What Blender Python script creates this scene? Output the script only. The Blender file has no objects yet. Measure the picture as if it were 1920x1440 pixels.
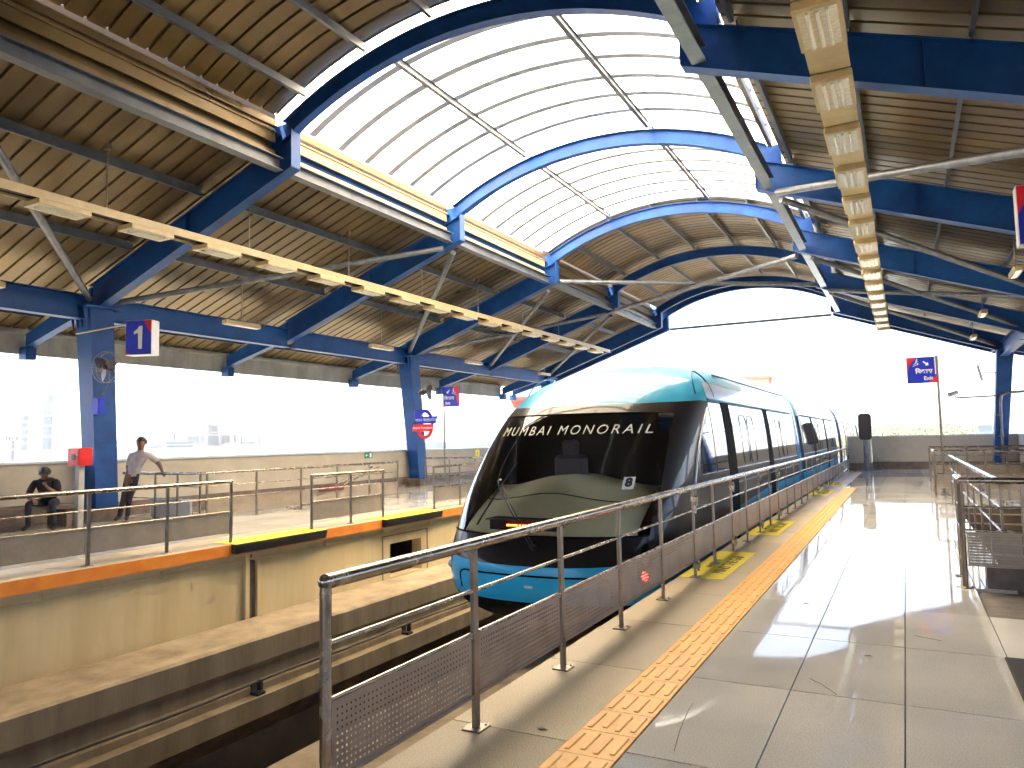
import bpy, bmesh, math, random
from mathutils import Vector, Matrix
R = math.radians
rnd = random.Random(7)
sc = bpy.context.scene
COL = sc.collection

# ------------------------------------------------------------------ camera
cam_d = bpy.data.cameras.new('camera'); cam = bpy.data.objects.new('camera', cam_d); COL.objects.link(cam)
AX = Vector((0.88229558, -0.05381448, -0.46760936))   # world X, Y, Z seen in (right, down, forward)
AY = Vector((0.47027337, 0.05870441, 0.88056615))
AZ = Vector((-0.01993648, -0.99682385, 0.07710216))
cam.matrix_world = Matrix(((AX[0], -AX[1], -AX[2], 0.0), (AY[0], -AY[1], -AY[2], 0.0), (AZ[0], -AZ[1], -AZ[2], 1.5), (0, 0, 0, 1)))
cam_d.sensor_width = 36.0; cam_d.lens = 1380.0 / 1920.0 * 36.0
cam_d.clip_start = 0.05; cam_d.clip_end = 6000.0
sc.camera = cam
# ------------------------------------------------------------------ sky, sun, exposure
SUN_EL, SUN_AZ = R(68), R(-115)      # azimuth measured from +Y towards +X
w = bpy.data.worlds.new('World'); sc.world = w; w.use_nodes = True
nt = w.node_tree; nt.nodes.clear()
sky = nt.nodes.new('ShaderNodeTexSky'); sky.sky_type = 'NISHITA'; sky.sun_disc = False
sky.sun_elevation = SUN_EL; sky.sun_rotation = SUN_AZ; sky.air_density = 0.7; sky.dust_density = 3.0; sky.ozone_density = 0.0
bg = nt.nodes.new('ShaderNodeBackground'); bg.inputs['Strength'].default_value = 0.075
wo = nt.nodes.new('ShaderNodeOutputWorld')
nt.links.new(sky.outputs[0], bg.inputs['Color']); nt.links.new(bg.outputs[0], wo.inputs['Surface'])
sun_d = bpy.data.lights.new('sun', 'SUN'); sun = bpy.data.objects.new('sun', sun_d); COL.objects.link(sun)
sun_d.energy = 5.0; sun_d.angle = R(4.0); sun_d.color = (1.0, 0.86, 0.68)
sd = Vector((math.sin(SUN_AZ) * math.cos(SUN_EL), math.cos(SUN_AZ) * math.cos(SUN_EL), math.sin(SUN_EL)))
sun.rotation_euler = sd.to_track_quat('Z', 'Y').to_euler()
vs = sc.view_settings
vs.view_transform = 'Standard'; vs.look = 'None'; vs.exposure = 3.95; vs.gamma = 1.0; vs.use_curve_mapping = False
sc.cycles.use_denoising = True; sc.cycles.use_adaptive_sampling = True; sc.cycles.adaptive_threshold = 0.04
sc.cycles.max_bounces = 7; sc.cycles.diffuse_bounces = 4; sc.cycles.glossy_bounces = 4
sc.cycles.transparent_max_bounces = 12; sc.cycles.caustics_reflective = False; sc.cycles.caustics_refractive = False
sc.cycles.sample_clamp_indirect = 8.0

# ------------------------------------------------------------------ materials
def newmat(name):
    m = bpy.data.materials.new(name); m.use_nodes = True
    return m, m.node_tree, m.node_tree.nodes['Principled BSDF']
def N(t, k, **kw):
    n = t.nodes.new(k)
    for a, b in kw.items(): setattr(n, a, b)
    return n
def objco(t, geo=True):
    """world position: keeps grain at true size and different on every copy"""
    return N(t, 'ShaderNodeNewGeometry').outputs['Position']
def grain(name, c1, c2, scale=3.0, detail=6.0, rough=0.6, metal=0.0, bump=0.0, bscale=60.0, stretch=None, rvar=0.0, coat=0.0, lo=0.35, hi=0.65, spec=None):
    m, t, b = newmat(name)
    pos = objco(t)
    if stretch:
        mp = N(t, 'ShaderNodeMapping'); mp.inputs['Scale'].default_value = stretch
        t.links.new(pos, mp.inputs[0]); pos = mp.outputs[0]
    nz = N(t, 'ShaderNodeTexNoise'); nz.inputs['Scale'].default_value = scale; nz.inputs['Detail'].default_value = detail; nz.inputs['Roughness'].default_value = 0.65
    t.links.new(pos, nz.inputs['Vector'])
    cr = N(t, 'ShaderNodeValToRGB'); cr.color_ramp.elements[0].position = lo; cr.color_ramp.elements[1].position = hi
    cr.color_ramp.elements[0].color = (*c1, 1); cr.color_ramp.elements[1].color = (*c2, 1)
    t.links.new(nz.outputs['Fac'], cr.inputs[0]); t.links.new(cr.outputs[0], b.inputs['Base Color'])
    b.inputs['Roughness'].default_value = rough; b.inputs['Metallic'].default_value = metal
    if spec is not None: b.inputs['Specular IOR Level'].default_value = spec
    if coat: b.inputs['Coat Weight'].default_value = coat; b.inputs['Coat Roughness'].default_value = 0.05
    if rvar:
        mr = N(t, 'ShaderNodeMapRange'); mr.inputs['To Min'].default_value = rough - rvar; mr.inputs['To Max'].default_value = rough + rvar
        mr.inputs['From Min'].default_value = 0.3; mr.inputs['From Max'].default_value = 0.7
        t.links.new(nz.outputs['Fac'], mr.inputs[0]); t.links.new(mr.outputs[0], b.inputs['Roughness'])
    if bump:
        n2 = N(t, 'ShaderNodeTexNoise'); n2.inputs['Scale'].default_value = bscale; n2.inputs['Detail'].default_value = 4
        t.links.new(pos, n2.inputs['Vector'])
        bp = N(t, 'ShaderNodeBump'); bp.inputs['Strength'].default_value = bump; bp.inputs['Distance'].default_value = 0.01
        t.links.new(n2.outputs['Fac'], bp.inputs['Height']); t.links.new(bp.outputs[0], b.inputs['Normal'])
    return m
M = {}
M['blue'] = grain('blue_paint', (0.004, 0.044, 0.2), (0.008, 0.078, 0.31), 2.0, 7, 0.48, spec=0.3, rvar=0.08)
M['steelblue'] = grain('grey_blue_paint', (0.06, 0.072, 0.1), (0.11, 0.125, 0.16), 2.0, 5, 0.4)
M['glazebar'] = grain('glazing_bar_paint', (0.3, 0.32, 0.4), (0.36, 0.38, 0.46), 3.0, 3, 0.4)
M['sheet'] = grain('roof_sheet', (0.1, 0.066, 0.028), (0.215, 0.148, 0.067), 0.7, 7, 0.38, metal=0.4, rvar=0.12, stretch=(0.6, 1.3, 0.6), lo=0.3, hi=0.75)
_t = M['sheet'].node_tree; _b = _t.nodes['Principled BSDF']; _src = _b.inputs['Base Color'].links[0].from_socket      # every sheet weathered a little differently
_oi = N(_t, 'ShaderNodeObjectInfo'); _mr = N(_t, 'ShaderNodeMapRange'); _mr.inputs['To Min'].default_value = 0.72; _mr.inputs['To Max'].default_value = 1.18
_vm = N(_t, 'ShaderNodeVectorMath', operation='SCALE'); _t.links.new(_oi.outputs['Random'], _mr.inputs[0]); _t.links.new(_src, _vm.inputs[0]); _t.links.new(_mr.outputs[0], _vm.inputs['Scale']); _t.links.new(_vm.outputs[0], _b.inputs['Base Color'])
M['louvre'] = grain('cream_louvre', (0.38, 0.27, 0.12), (0.48, 0.35, 0.17), 2.0, 4, 0.5)
M['fascia'] = grain('fascia_concrete', (0.3, 0.29, 0.27), (0.46, 0.45, 0.42), 1.6, 8, 0.8, bump=0.1, stretch=(1, 1, 0.4))
M['concrete'] = grain('cream_concrete', (0.68, 0.5, 0.235), (0.88, 0.69, 0.385), 1.4, 10, 0.75, bump=0.15, stretch=(1.5, 1.5, 0.22), lo=0.25, hi=0.7)
M['beam'] = grain('beam_concrete', (0.19, 0.135, 0.08), (0.42, 0.32, 0.195), 1.6, 12, 0.85, bump=0.3, stretch=(1.6, 1.6, 0.3), lo=0.28, hi=0.72)
M['wall'] = grain('parapet_render', (0.42, 0.37, 0.3), (0.52, 0.47, 0.39), 1.0, 7, 0.8, bump=0.08)
M['skirt'] = grain('skirting_tile', (0.12, 0.085, 0.07), (0.2, 0.15, 0.12), 4.0, 6, 0.5)
M['coping'] = grain('steel_coping', (0.62, 0.64, 0.66), (0.74, 0.76, 0.78), 3.0, 3, 0.3, metal=0.4)
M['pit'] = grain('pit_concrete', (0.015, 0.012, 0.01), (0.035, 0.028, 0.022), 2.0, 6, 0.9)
M['slab'] = grain('tile_joint', (0.11, 0.095, 0.075), (0.17, 0.15, 0.12), 6.0, 4, 0.8)
def granite(name, base, dark, light, rough, clouds):
    m, t, b = newmat(name); pos = objco(t)
    v = N(t, 'ShaderNodeTexNoise'); v.inputs['Scale'].default_value = 160; v.inputs['Detail'].default_value = 3
    l = N(t, 'ShaderNodeTexNoise'); l.inputs['Scale'].default_value = 0.9; l.inputs['Detail'].default_value = 5
    t.links.new(pos, v.inputs['Vector']); t.links.new(pos, l.inputs['Vector'])
    cr = N(t, 'ShaderNodeValToRGB'); e = cr.color_ramp.elements
    e[0].position = 0.33; e[0].color = (*dark, 1); e[1].position = 0.62; e[1].color = (*light, 1)
    k = e.new(0.47); k.color = (*base, 1)
    t.links.new(v.outputs['Fac'], cr.inputs[0])
    cl = N(t, 'ShaderNodeValToRGB'); cl.color_ramp.elements[0].position = 0.35; cl.color_ramp.elements[1].position = 0.68
    cl.color_ramp.elements[0].color = (*clouds[0], 1); cl.color_ramp.elements[1].color = (*clouds[1], 1)
    t.links.new(l.outputs['Fac'], cl.inputs[0])
    mx = N(t, 'ShaderNodeMix', data_type='RGBA', blend_type='MULTIPLY'); mx.inputs['Factor'].default_value = 1.0
    t.links.new(cr.outputs[0], mx.inputs[6]); t.links.new(cl.outputs[0], mx.inputs[7])
    oi = N(t, 'ShaderNodeObjectInfo'); mr = N(t, 'ShaderNodeMapRange'); mr.inputs['To Min'].default_value = 0.86; mr.inputs['To Max'].default_value = 1.08
    t.links.new(oi.outputs['Random'], mr.inputs[0])
    m2 = N(t, 'ShaderNodeVectorMath', operation='SCALE'); t.links.new(mx.outputs[2], m2.inputs[0]); t.links.new(mr.outputs[0], m2.inputs['Scale'])
    t.links.new(m2.outputs[0], b.inputs['Base Color'])
    rr = N(t, 'ShaderNodeMapRange'); rr.inputs['From Min'].default_value = 0.3; rr.inputs['From Max'].default_value = 0.7
    rr.inputs['To Min'].default_value = rough * 0.7; rr.inputs['To Max'].default_value = rough * 1.5
    t.links.new(l.outputs['Fac'], rr.inputs[0]); t.links.new(rr.outputs[0], b.inputs['Roughness']); b.inputs['Specular IOR Level'].default_value = 0.28
    return m
M['tile'] = granite('polished_granite', (0.62, 0.61, 0.57), (0.45, 0.435, 0.4), (0.73, 0.72, 0.685), 0.03, ((0.82, 0.82, 0.8), (1, 0.98, 0.95)))
M['border'] = granite('flamed_granite', (0.56, 0.45, 0.28), (0.37, 0.28, 0.16), (0.7, 0.59, 0.4), 0.45, ((0.78, 0.75, 0.7), (1, 1, 0.98)))
M['tactile'] = grain('tactile_orange', (0.84, 0.38, 0.035), (0.92, 0.48, 0.06), 7.0, 6, 0.5, bump=0.1)
M['orange'] = grain('edge_orange', (0.72, 0.2, 0.02), (0.86, 0.3, 0.035), 3.0, 8, 0.6, bump=0.1)
M['yellow'] = grain('pad_yellow', (0.9, 0.68, 0.015), (0.95, 0.78, 0.03), 9.0, 7, 0.6)
M['rubber'] = grain('black_rubber', (0.012, 0.012, 0.012), (0.022, 0.021, 0.02), 8, 3, 0.7)
M['steel'] = grain('stainless', (0.30, 0.25, 0.2), (0.42, 0.36, 0.3), 9, 4, 0.25, metal=0.95, rvar=0.07)
M['steeldull'] = grain('stainless_dull', (0.22, 0.18, 0.145), (0.3, 0.25, 0.2), 7, 4, 0.36, metal=0.85)
M['panel'] = grain('perforated_steel', (0.27, 0.22, 0.17), (0.36, 0.295, 0.235), 3, 5, 0.45, metal=0.45)
M['pipe'] = grain('galvanised_pipe', (0.12, 0.13, 0.16), (0.2, 0.21, 0.24), 5, 4, 0.4, metal=0.4)
M['lamp'] = grain('lamp_body_cream', (0.46, 0.35, 0.19), (0.55, 0.425, 0.245), 4, 3, 0.45)
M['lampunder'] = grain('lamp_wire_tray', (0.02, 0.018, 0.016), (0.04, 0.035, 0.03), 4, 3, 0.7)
M['lens'] = grain('lamp_lens', (0.55, 0.5, 0.4), (0.75, 0.72, 0.64), 14, 5, 0.12, stretch=(1, 4, 1))
M['red'] = grain('red_enamel', (0.6, 0.012, 0.012), (0.72, 0.02, 0.02), 3, 3, 0.35)
M['signblue'] = grain('sign_blue', (0.004, 0.02, 0.5), (0.006, 0.03, 0.6), 2, 2, 0.35)
M['signred'] = grain('sign_red', (0.66, 0.01, 0.03), (0.72, 0.015, 0.04), 2, 2, 0.35)
M['signgreen'] = grain('sign_green', (0.0, 0.22, 0.1), (0.0, 0.27, 0.12), 2, 2, 0.4)
M['white'] = grain('white_paint', (0.78, 0.78, 0.78), (0.84, 0.84, 0.84), 3, 3, 0.4)
M['alu'] = grain('sign_case_grey', (0.5, 0.5, 0.52), (0.6, 0.6, 0.62), 3, 3, 0.4, metal=0.3)
M['black'] = grain('black_plastic', (0.008, 0.008, 0.01), (0.014, 0.014, 0.016), 4, 3, 0.4)
M['skin'] = grain('brown_skin', (0.13, 0.06, 0.032), (0.18, 0.085, 0.048), 12, 4, 0.5)
M['shirt'] = grain('grey_shirt', (0.3, 0.27, 0.3), (0.42, 0.38, 0.41), 9, 6, 0.9, bump=0.2, bscale=30)
M['darkshirt'] = grain('dark_shirt', (0.012, 0.008, 0.012), (0.022, 0.016, 0.022), 9, 6, 0.95)
M['trousers'] = grain('navy_trousers', (0.01, 0.011, 0.022), (0.02, 0.02, 0.036), 9, 6, 0.85)
M['hair'] = grain('black_hair', (0.006, 0.005, 0.005), (0.014, 0.012, 0.011), 60, 4, 0.5)
M['shoe'] = grain('dark_shoe', (0.01, 0.008, 0.007), (0.02, 0.016, 0.014), 9, 3, 0.5)
M['brownboard'] = grain('maroon_board', (0.1, 0.025, 0.025), (0.13, 0.035, 0.035), 4, 3, 0.5)
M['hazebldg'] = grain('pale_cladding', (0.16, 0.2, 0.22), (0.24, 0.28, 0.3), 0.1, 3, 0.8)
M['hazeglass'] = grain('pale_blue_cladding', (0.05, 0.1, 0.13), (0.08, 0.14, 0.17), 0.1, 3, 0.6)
M['peach'] = grain('peach_render', (0.6, 0.42, 0.28), (0.68, 0.5, 0.34), 0.4, 5, 0.8)
M['redbrick'] = grain('red_render', (0.5, 0.1, 0.07), (0.58, 0.14, 0.1), 0.4, 5, 0.8)
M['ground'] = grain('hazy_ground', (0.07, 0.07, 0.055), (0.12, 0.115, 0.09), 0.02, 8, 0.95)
M['leaf'] = grain('leaf_green', (0.08, 0.11, 0.03), (0.14, 0.17, 0.06), 0.6, 5, 0.8)
M['bark'] = grain('bark', (0.1, 0.07, 0.05), (0.16, 0.12, 0.08), 3, 5, 0.9)
# translucent roof light
m, t, b = newmat('skylight_sheet'); M['skylight'] = m
b.inputs['Base Color'].default_value = (0.85, 0.87, 0.88, 1); b.inputs['Roughness'].default_value = 0.5
tl = N(t, 'ShaderNodeBsdfTranslucent'); tl.inputs['Color'].default_value = (0.96, 0.89, 0.74, 1)
tp = N(t, 'ShaderNodeBsdfTransparent'); tp.inputs['Color'].default_value = (0.95, 0.97, 1, 1)
m1 = N(t, 'ShaderNodeMixShader'); m1.inputs[0].default_value = 0.92; m2 = N(t, 'ShaderNodeMixShader'); m2.inputs[0].default_value = 0.02
t.links.new(b.outputs[0], m1.inputs[1]); t.links.new(tl.outputs[0], m1.inputs[2])
t.links.new(m1.outputs[0], m2.inputs[1]); t.links.new(tp.outputs[0], m2.inputs[2])
t.links.new(m2.outputs[0], t.nodes['Material Output'].inputs['Surface'])
# clear windscreen
m, t, b = newmat('windscreen_glass'); M['glass'] = m
gl = N(t, 'ShaderNodeBsdfGlossy'); gl.inputs['Roughness'].default_value = 0.02; gl.inputs['Color'].default_value = (1, 1, 1, 1)
tp = N(t, 'ShaderNodeBsdfTransparent'); tp.inputs['Color'].default_value = (1.0, 0.98, 0.95, 1)
fr = N(t, 'ShaderNodeFresnel'); fr.inputs['IOR'].default_value = 1.5
mx = N(t, 'ShaderNodeMixShader'); t.links.new(fr.outputs[0], mx.inputs[0]); t.links.new(tp.outputs[0], mx.inputs[1]); t.links.new(gl.outputs[0], mx.inputs[2])
t.links.new(mx.outputs[0], t.nodes['Material Output'].inputs['Surface'])
def flat(name, c, rough=0.4, metal=0.0, coat=0.0, emit=None, spec=0.5):
    m, t, b = newmat(name)
    b.inputs['Base Color'].default_value = (*c, 1); b.inputs['Roughness'].default_value = rough; b.inputs['Metallic'].default_value = metal
    b.inputs['Specular IOR Level'].default_value = spec
    if coat: b.inputs['Coat Weight'].default_value = coat; b.inputs['Coat Roughness'].default_value = 0.03
    if emit: b.inputs['Emission Color'].default_value = (*emit[0], 1); b.inputs['Emission Strength'].default_value = emit[1]
    M[name] = m
    return m
flat('train_black', (0.004, 0.003, 0.003), 0.7, spec=0.05)
flat('train_window', (0.012, 0.014, 0.015), 0.03, coat=1.0, spec=0.8)
flat('train_blue', (0.015, 0.3, 0.7), 0.25, coat=1.0)
flat('bellows', (0.02, 0.13, 0.34), 0.55)
flat('dash_cream', (0.97, 0.88, 0.55), 0.6)
flat('cab_dark', (0.012, 0.011, 0.011), 0.8)
flat('letter_cream', (0.78, 0.76, 0.66), 0.35)
flat('tail_red', (0.6, 0.01, 0.01), 0.2, emit=((1.0, 0.03, 0.02), 3.0))
flat('amber_strip', (0.5, 0.03, 0.01), 0.3, emit=((1.0, 0.08, 0.01), 1.5))
flat('ink', (0.02, 0.018, 0.01), 0.6)
flat('padink', (0.2, 0.13, 0.015), 0.7)
flat('seat_grey', (0.06, 0.055, 0.07), 0.7)
flat('silver', (0.66, 0.7, 0.74), 0.2, metal=0.3, coat=0.6)
flat('fan_dark', (0.045, 0.04, 0.075), 0.35)

# ------------------------------------------------------------------ mesh helpers
class MB:
    def __init__(s): s.v = []; s.f = []; s.m = []; s.smooth = []
    def add(s, vs, fs, mi=0, sm=False):
        o = len(s.v); s.v += [tuple(p) for p in vs]
        for f in fs: s.f.append(tuple(i + o for i in f)); s.m.append(mi); s.smooth.append(sm)
        return s
    def box(s, x0, x1, y0, y1, z0, z1, mi=0):
        return s.add([(x0, y0, z0), (x1, y0, z0), (x1, y1, z0), (x0, y1, z0), (x0, y0, z1), (x1, y0, z1), (x1, y1, z1), (x0, y1, z1)],
                     [(0, 3, 2, 1), (4, 5, 6, 7), (0, 1, 5, 4), (1, 2, 6, 5), (2, 3, 7, 6), (3, 0, 4, 7)], mi)
    def hexa(s, lo, hi, mi=0):
        return s.add(list(lo) + list(hi), [(0, 3, 2, 1), (4, 5, 6, 7), (0, 1, 5, 4), (1, 2, 6, 5), (2, 3, 7, 6), (3, 0, 4, 7)], mi)
    def cbox(s, x0, x1, y0, y1, z0, z1, c, mi=0):
        """box with chamfered vertical and top edges"""
        lo = [(x0 + c, y0), (x1 - c, y0), (x1, y0 + c), (x1, y1 - c), (x1 - c, y1), (x0 + c, y1), (x0, y1 - c), (x0, y0 + c)]
        cx, cy = (x0 + x1) / 2, (y0 + y1) / 2
        def ins(p): return (p[0] + (c if p[0] < cx else -c), p[1] + (c if p[1] < cy else -c))
        rings = [[(*p, z0) for p in lo], [(*p, z1 - c) for p in lo], [(*ins(p), z1) for p in lo]]
        v = sum(rings, []); f = [tuple(range(7, -1, -1)), tuple(range(16, 24))]
        for k in range(2):
            for i in range(8): f.append((k * 8 + i, k * 8 + (i + 1) % 8, k * 8 + 8 + (i + 1) % 8, k * 8 + 8 + i))
        return s.add(v, f, mi)
    def tube(s, p, q, r, n=10, r2=None, mi=0, cap=True):
        p, q = Vector(p), Vector(q); d = (q - p)
        if d.length < 1e-6: return s
        d.normalize(); a = d.orthogonal().normalized(); b = d.cross(a); r2 = r if r2 is None else r2
        v = [p + (a * math.cos(2 * math.pi * i / n) + b * math.sin(2 * math.pi * i / n)) * r for i in range(n)]
        v += [q + (a * math.cos(2 * math.pi * i / n) + b * math.sin(2 * math.pi * i / n)) * r2 for i in range(n)]
        s.add(v, [(i, (i + 1) % n, n + (i + 1) % n, n + i) for i in range(n)], mi, True)
        if cap: s.add(v, [tuple(range(n - 1, -1, -1)), tuple(range(n, 2 * n))], mi)
        return s
    def path(s, pts, r, n=8, mi=0):
        for a, b in zip(pts, pts[1:]): s.tube(a, b, r, n, mi=mi)
        for p in pts[1:-1]: s.ball(p, r * 1.0, 6, 4, mi)
        return s
    def ball(s, c, r, n=10, k=6, mi=0, sc_=(1, 1, 1)):
        v = []; f = []
        for j in range(k + 1):
            th = math.pi * j / k
            for i in range(n):
                ph = 2 * math.pi * i / n
                v.append((c[0] + r * sc_[0] * math.sin(th) * math.cos(ph), c[1] + r * sc_[1] * math.sin(th) * math.sin(ph), c[2] + r * sc_[2] * math.cos(th)))
        for j in range(k):
            for i in range(n): f.append((j * n + i, (j + 1) * n + i, (j + 1) * n + (i + 1) % n, j * n + (i + 1) % n))
        return s.add(v, f, mi, True)
    def bar(s, p, q, w_, h_, up=(0, 0, 1), mi=0):
        p, q, up = Vector(p), Vector(q), Vector(up); d = (q - p).normalized(); a = d.cross(up).normalized() * w_ / 2; b = a.cross(d).normalized() * h_ / 2
        return s.hexa([p - a - b, p + a - b, p + a + b, p - a + b], [q - a - b, q + a - b, q + a + b, q - a + b], mi)
    def strip(s, P, Q, y0, y1, mi=0):
        """solid between two (x, z) polylines, from y0 to y1"""
        n = len(P); v = []
        for (x, z), (x2, z2) in zip(P, Q): v += [(x, y0, z), (x, y1, z), (x2, y0, z2), (x2, y1, z2)]
        f = []
        for i in range(n - 1):
            a = 4 * i; b = a + 4
            f += [(a, a + 1, b + 1, b), (a + 2, b + 2, b + 3, a + 3), (a, b, b + 2, a + 2), (a + 1, a + 3, b + 3, b + 1)]
        f += [(0, 2, 3, 1), (4 * n - 4, 4 * n - 3, 4 * n - 1, 4 * n - 2)]
        return s.add(v, f, mi)
    def prism(s, poly, axis, a0, a1, mi=0):
        """poly of 2-d points extruded along axis 'x' (poly = y, z), 'y' (x, z) or 'z' (x, y)"""
        def P(p, a): return {'x': (a, p[0], p[1]), 'y': (p[0], a, p[1]), 'z': (p[0], p[1], a)}[axis]
        n = len(poly)
        return s.add([P(p, a0) for p in poly] + [P(p, a1) for p in poly],
                     [tuple(range(n - 1, -1, -1)), tuple(range(n, 2 * n))] + [(i, (i + 1) % n, n + (i + 1) % n, n + i) for i in range(n)], mi)
    def mesh(s, name, mats):
        me = bpy.data.meshes.new(name); me.from_pydata(s.v, [], s.f)
        for m_ in (mats if isinstance(mats, (list, tuple)) else [mats]): me.materials.append(M[m_])
        me.polygons.foreach_set('material_index', s.m); me.polygons.foreach_set('use_smooth', s.smooth)
        bm = bmesh.new(); bm.from_mesh(me); bmesh.ops.recalc_face_normals(bm, faces=bm.faces); bm.to_mesh(me); bm.free()
        me.update(); return me
    def build(s, name, mats, parent=None, loc=None):
        o = bpy.data.objects.new(name, s.mesh(name, mats)); COL.objects.link(o)
        if parent is not None: o.parent = parent
        if loc: o.location = loc
        return o
def tag(o, label=None, cat=None, group=None, kind=None):
    if label: o['label'] = label
    if cat: o['category'] = cat
    if group: o['group'] = group
    if kind: o['kind'] = kind
    return o
def thing(name, label, cat, group=None, loc=(0, 0, 0), rz=0.0):
    o = bpy.data.objects.new(name, None); COL.objects.link(o); o.location = loc; o.rotation_euler = (0, 0, rz); o.empty_display_size = 0.2
    return tag(o, label, cat, group)
def inst(me, name, parent, loc=(0, 0, 0), rot=(0, 0, 0), scale=(1, 1, 1)):
    o = bpy.data.objects.new(name, me); COL.objects.link(o); o.parent = parent; o.location = loc; o.rotation_euler = rot; o.scale = scale
    return o
def text_verts(s, size=1.0, extrude=0.0, align='CENTER', shear=0.0, bold=0.0, space=1.0):
    cu = bpy.data.curves.new('lettering', 'FONT'); cu.body = s; cu.size = size; cu.extrude = extrude; cu.align_x = align; cu.align_y = 'CENTER'; cu.shear = shear; cu.offset = bold; cu.space_character = space
    cu.resolution_u = 3
    o = bpy.data.objects.new('lettering', cu); COL.objects.link(o)
    dg = bpy.context.evaluated_depsgraph_get(); me = bpy.data.meshes.new_from_object(o.evaluated_get(dg))
    bm = bmesh.new(); bm.from_mesh(me); bmesh.ops.triangulate(bm, faces=bm.faces, ngon_method='EAR_CLIP'); bm.to_mesh(me); bm.free()
    v = [tuple(p.co) for p in me.vertices]; f = [tuple(p.vertices) for p in me.polygons]
    bpy.data.objects.remove(o); bpy.data.curves.remove(cu); bpy.data.meshes.remove(me)
    return v, f
def lettering(name, s, size, mat, parent, origin, right, up, extrude=0.002, **kw):
    v, f = text_verts(s, size, extrude, **kw); o_ = Vector(origin); r_ = Vector(right).normalized(); u_ = Vector(up).normalized(); n_ = r_.cross(u_)
    mb = MB(); mb.add([o_ + r_ * p[0] + u_ * p[1] + n_ * p[2] for p in v], f)
    return mb.build(name, mat, parent)

# ================================================================== SETTING
g = MB(); g.add([(-2500, -2500, 0), (2500, -2500, 0), (2500, 4500, 0), (-2500, 4500, 0)], [(0, 1, 2, 3)])
o = g.build('ground', 'ground', loc=(0, 0, -7.5)); o['kind'] = 'structure'
PE, LE = -2.25, -9.22            # platform edges (near, opposite)
Y0, Y1 = -25.6, 35.0
# near platform: slab with granite tiles laid on it
SX0, SX1, SY0, SY1 = 0.86, 3.0, 8.62, 18.0   # stair opening
mb = MB()
mb.box(PE, SX0, Y0, Y1, -0.45, -0.03); mb.box(SX0, SX1, Y0, SY0, -0.45, -0.03); mb.box(SX0, SX1, SY1, Y1, -0.45, -0.03); mb.box(SX1, 4.6, Y0, Y1, -0.45, -0.03)
plat = mb.build('platform_floor', 'slab'); tag(plat, kind='structure')
TX = [-1.27, -0.68, -0.08, 0.52, 1.12, 1.72]; TP = 1.24
tile = MB().cbox(0.003, 0.587, 0.003, TP - 0.003, -0.03, 0.0, 0.002).mesh('floor_tile', 'tile')
tile6 = MB().cbox(0.003, 0.597, 0.003, TP - 0.003, -0.03, 0.0, 0.002).mesh('floor_tile', 'tile')
rest = MB()
ty = [4.712 + TP * k for k in range(-3, 25)]
for k, y in enumerate(ty):
    if y > Y1 - 0.3: break
    for i, x in enumerate(TX[:-1]):
        if x + 0.3 > SX0 - 0.05 and SY0 - 1.0 < y + 0.6 < SY1: continue
        inst(tile if i == 0 else tile6, 'floor_tile', plat, (x, y, rnd.uniform(-0.0006, 0.0006)), (rnd.uniform(-6e-4, 6e-4), rnd.uniform(-8e-4, 8e-4), 0))
for xx0, xx1, yy0, yy1 in ((0.52, SX0 - 0.005, 7.19 + 1.24, SY1), (1.725, 4.6, Y0, SY0 - 0.005), (SX1 + 0.005, 4.6, SY0, SY1), (1.725, 4.6, SY1 + 0.005, Y1), (TX[0], 1.72, Y0, ty[0] - 0.003)):
    ny = max(1, int((yy1 - yy0) / TP)); nx = max(1, int((xx1 - xx0) / 0.6))
    for a in range(nx):
        for c in range(ny):
            dx, dy = (xx1 - xx0) / nx, (yy1 - yy0) / ny
            rest.box(xx0 + a * dx + 0.003, xx0 + (a + 1) * dx - 0.003, yy0 + c * dy + 0.003, yy0 + (c + 1) * dy - 0.003, -0.03, -0.001)
o = rest.build('outer_floor_tiles', 'tile', plat); o['kind'] = 'stuff'
bt = MB().cbox(PE + 0.0, -1.573, 0.003, TP - 0.003, -0.03, 0.0, 0.002).mesh('edge_slab', 'border')
for y in ty[:]:
    if y + 0.2 < Y1: inst(bt, 'edge_slab', plat, (0, y, 0))
o = MB().box(PE, -1.573, Y0, ty[0] - 0.003, -0.03, -0.001).build('edge_slab', 'border', plat)
# tactile strip: 0.3 m tiles with four raised bars
tt = MB(); tt.cbox(0.0015, 0.2985, 0.0015, 0.2985, -0.03, 0.002, 0.001)
for i in range(4):
    x = 0.0375 + 0.075 * i; o_ = 0.022 if i % 2 else -0.0
    tt.cbox(x - 0.014, x + 0.014, 0.03 + o_, 0.248 + o_, 0.0015, 0.0075, 0.004)
tt = tt.mesh('tactile_tile', 'tactile')
y = 1.55
while y < 22.6:
    inst(tt, 'tactile_tile', plat, (-1.573, y, 0)); y += 0.3
# yellow pads with lettering at the doors
for k, (ya, yb) in enumerate(((7.96, 9.93), (11.73, 13.74), (19.9, 21.9), (23.7, 25.6))):
    pd = MB().box(PE + 0.004, -1.77, ya, yb, 0.001, 0.005).build('gap_pad', 'yellow', plat)
    yc = (ya + yb) / 2
    lettering('pad_lettering', 'MIND THE GAP', 0.185, 'padink', pd, (-1.9, yc, 0.0065), (0, 1, 0), (-1, 0, 0), 0.0012, bold=0.0)
    lettering('pad_lettering', 'कृपया अंतर का', 0.105, 'padink', pd, (-2.08, yc, 0.0065), (0, 1, 0), (-1, 0, 0), 0.0012)
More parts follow.
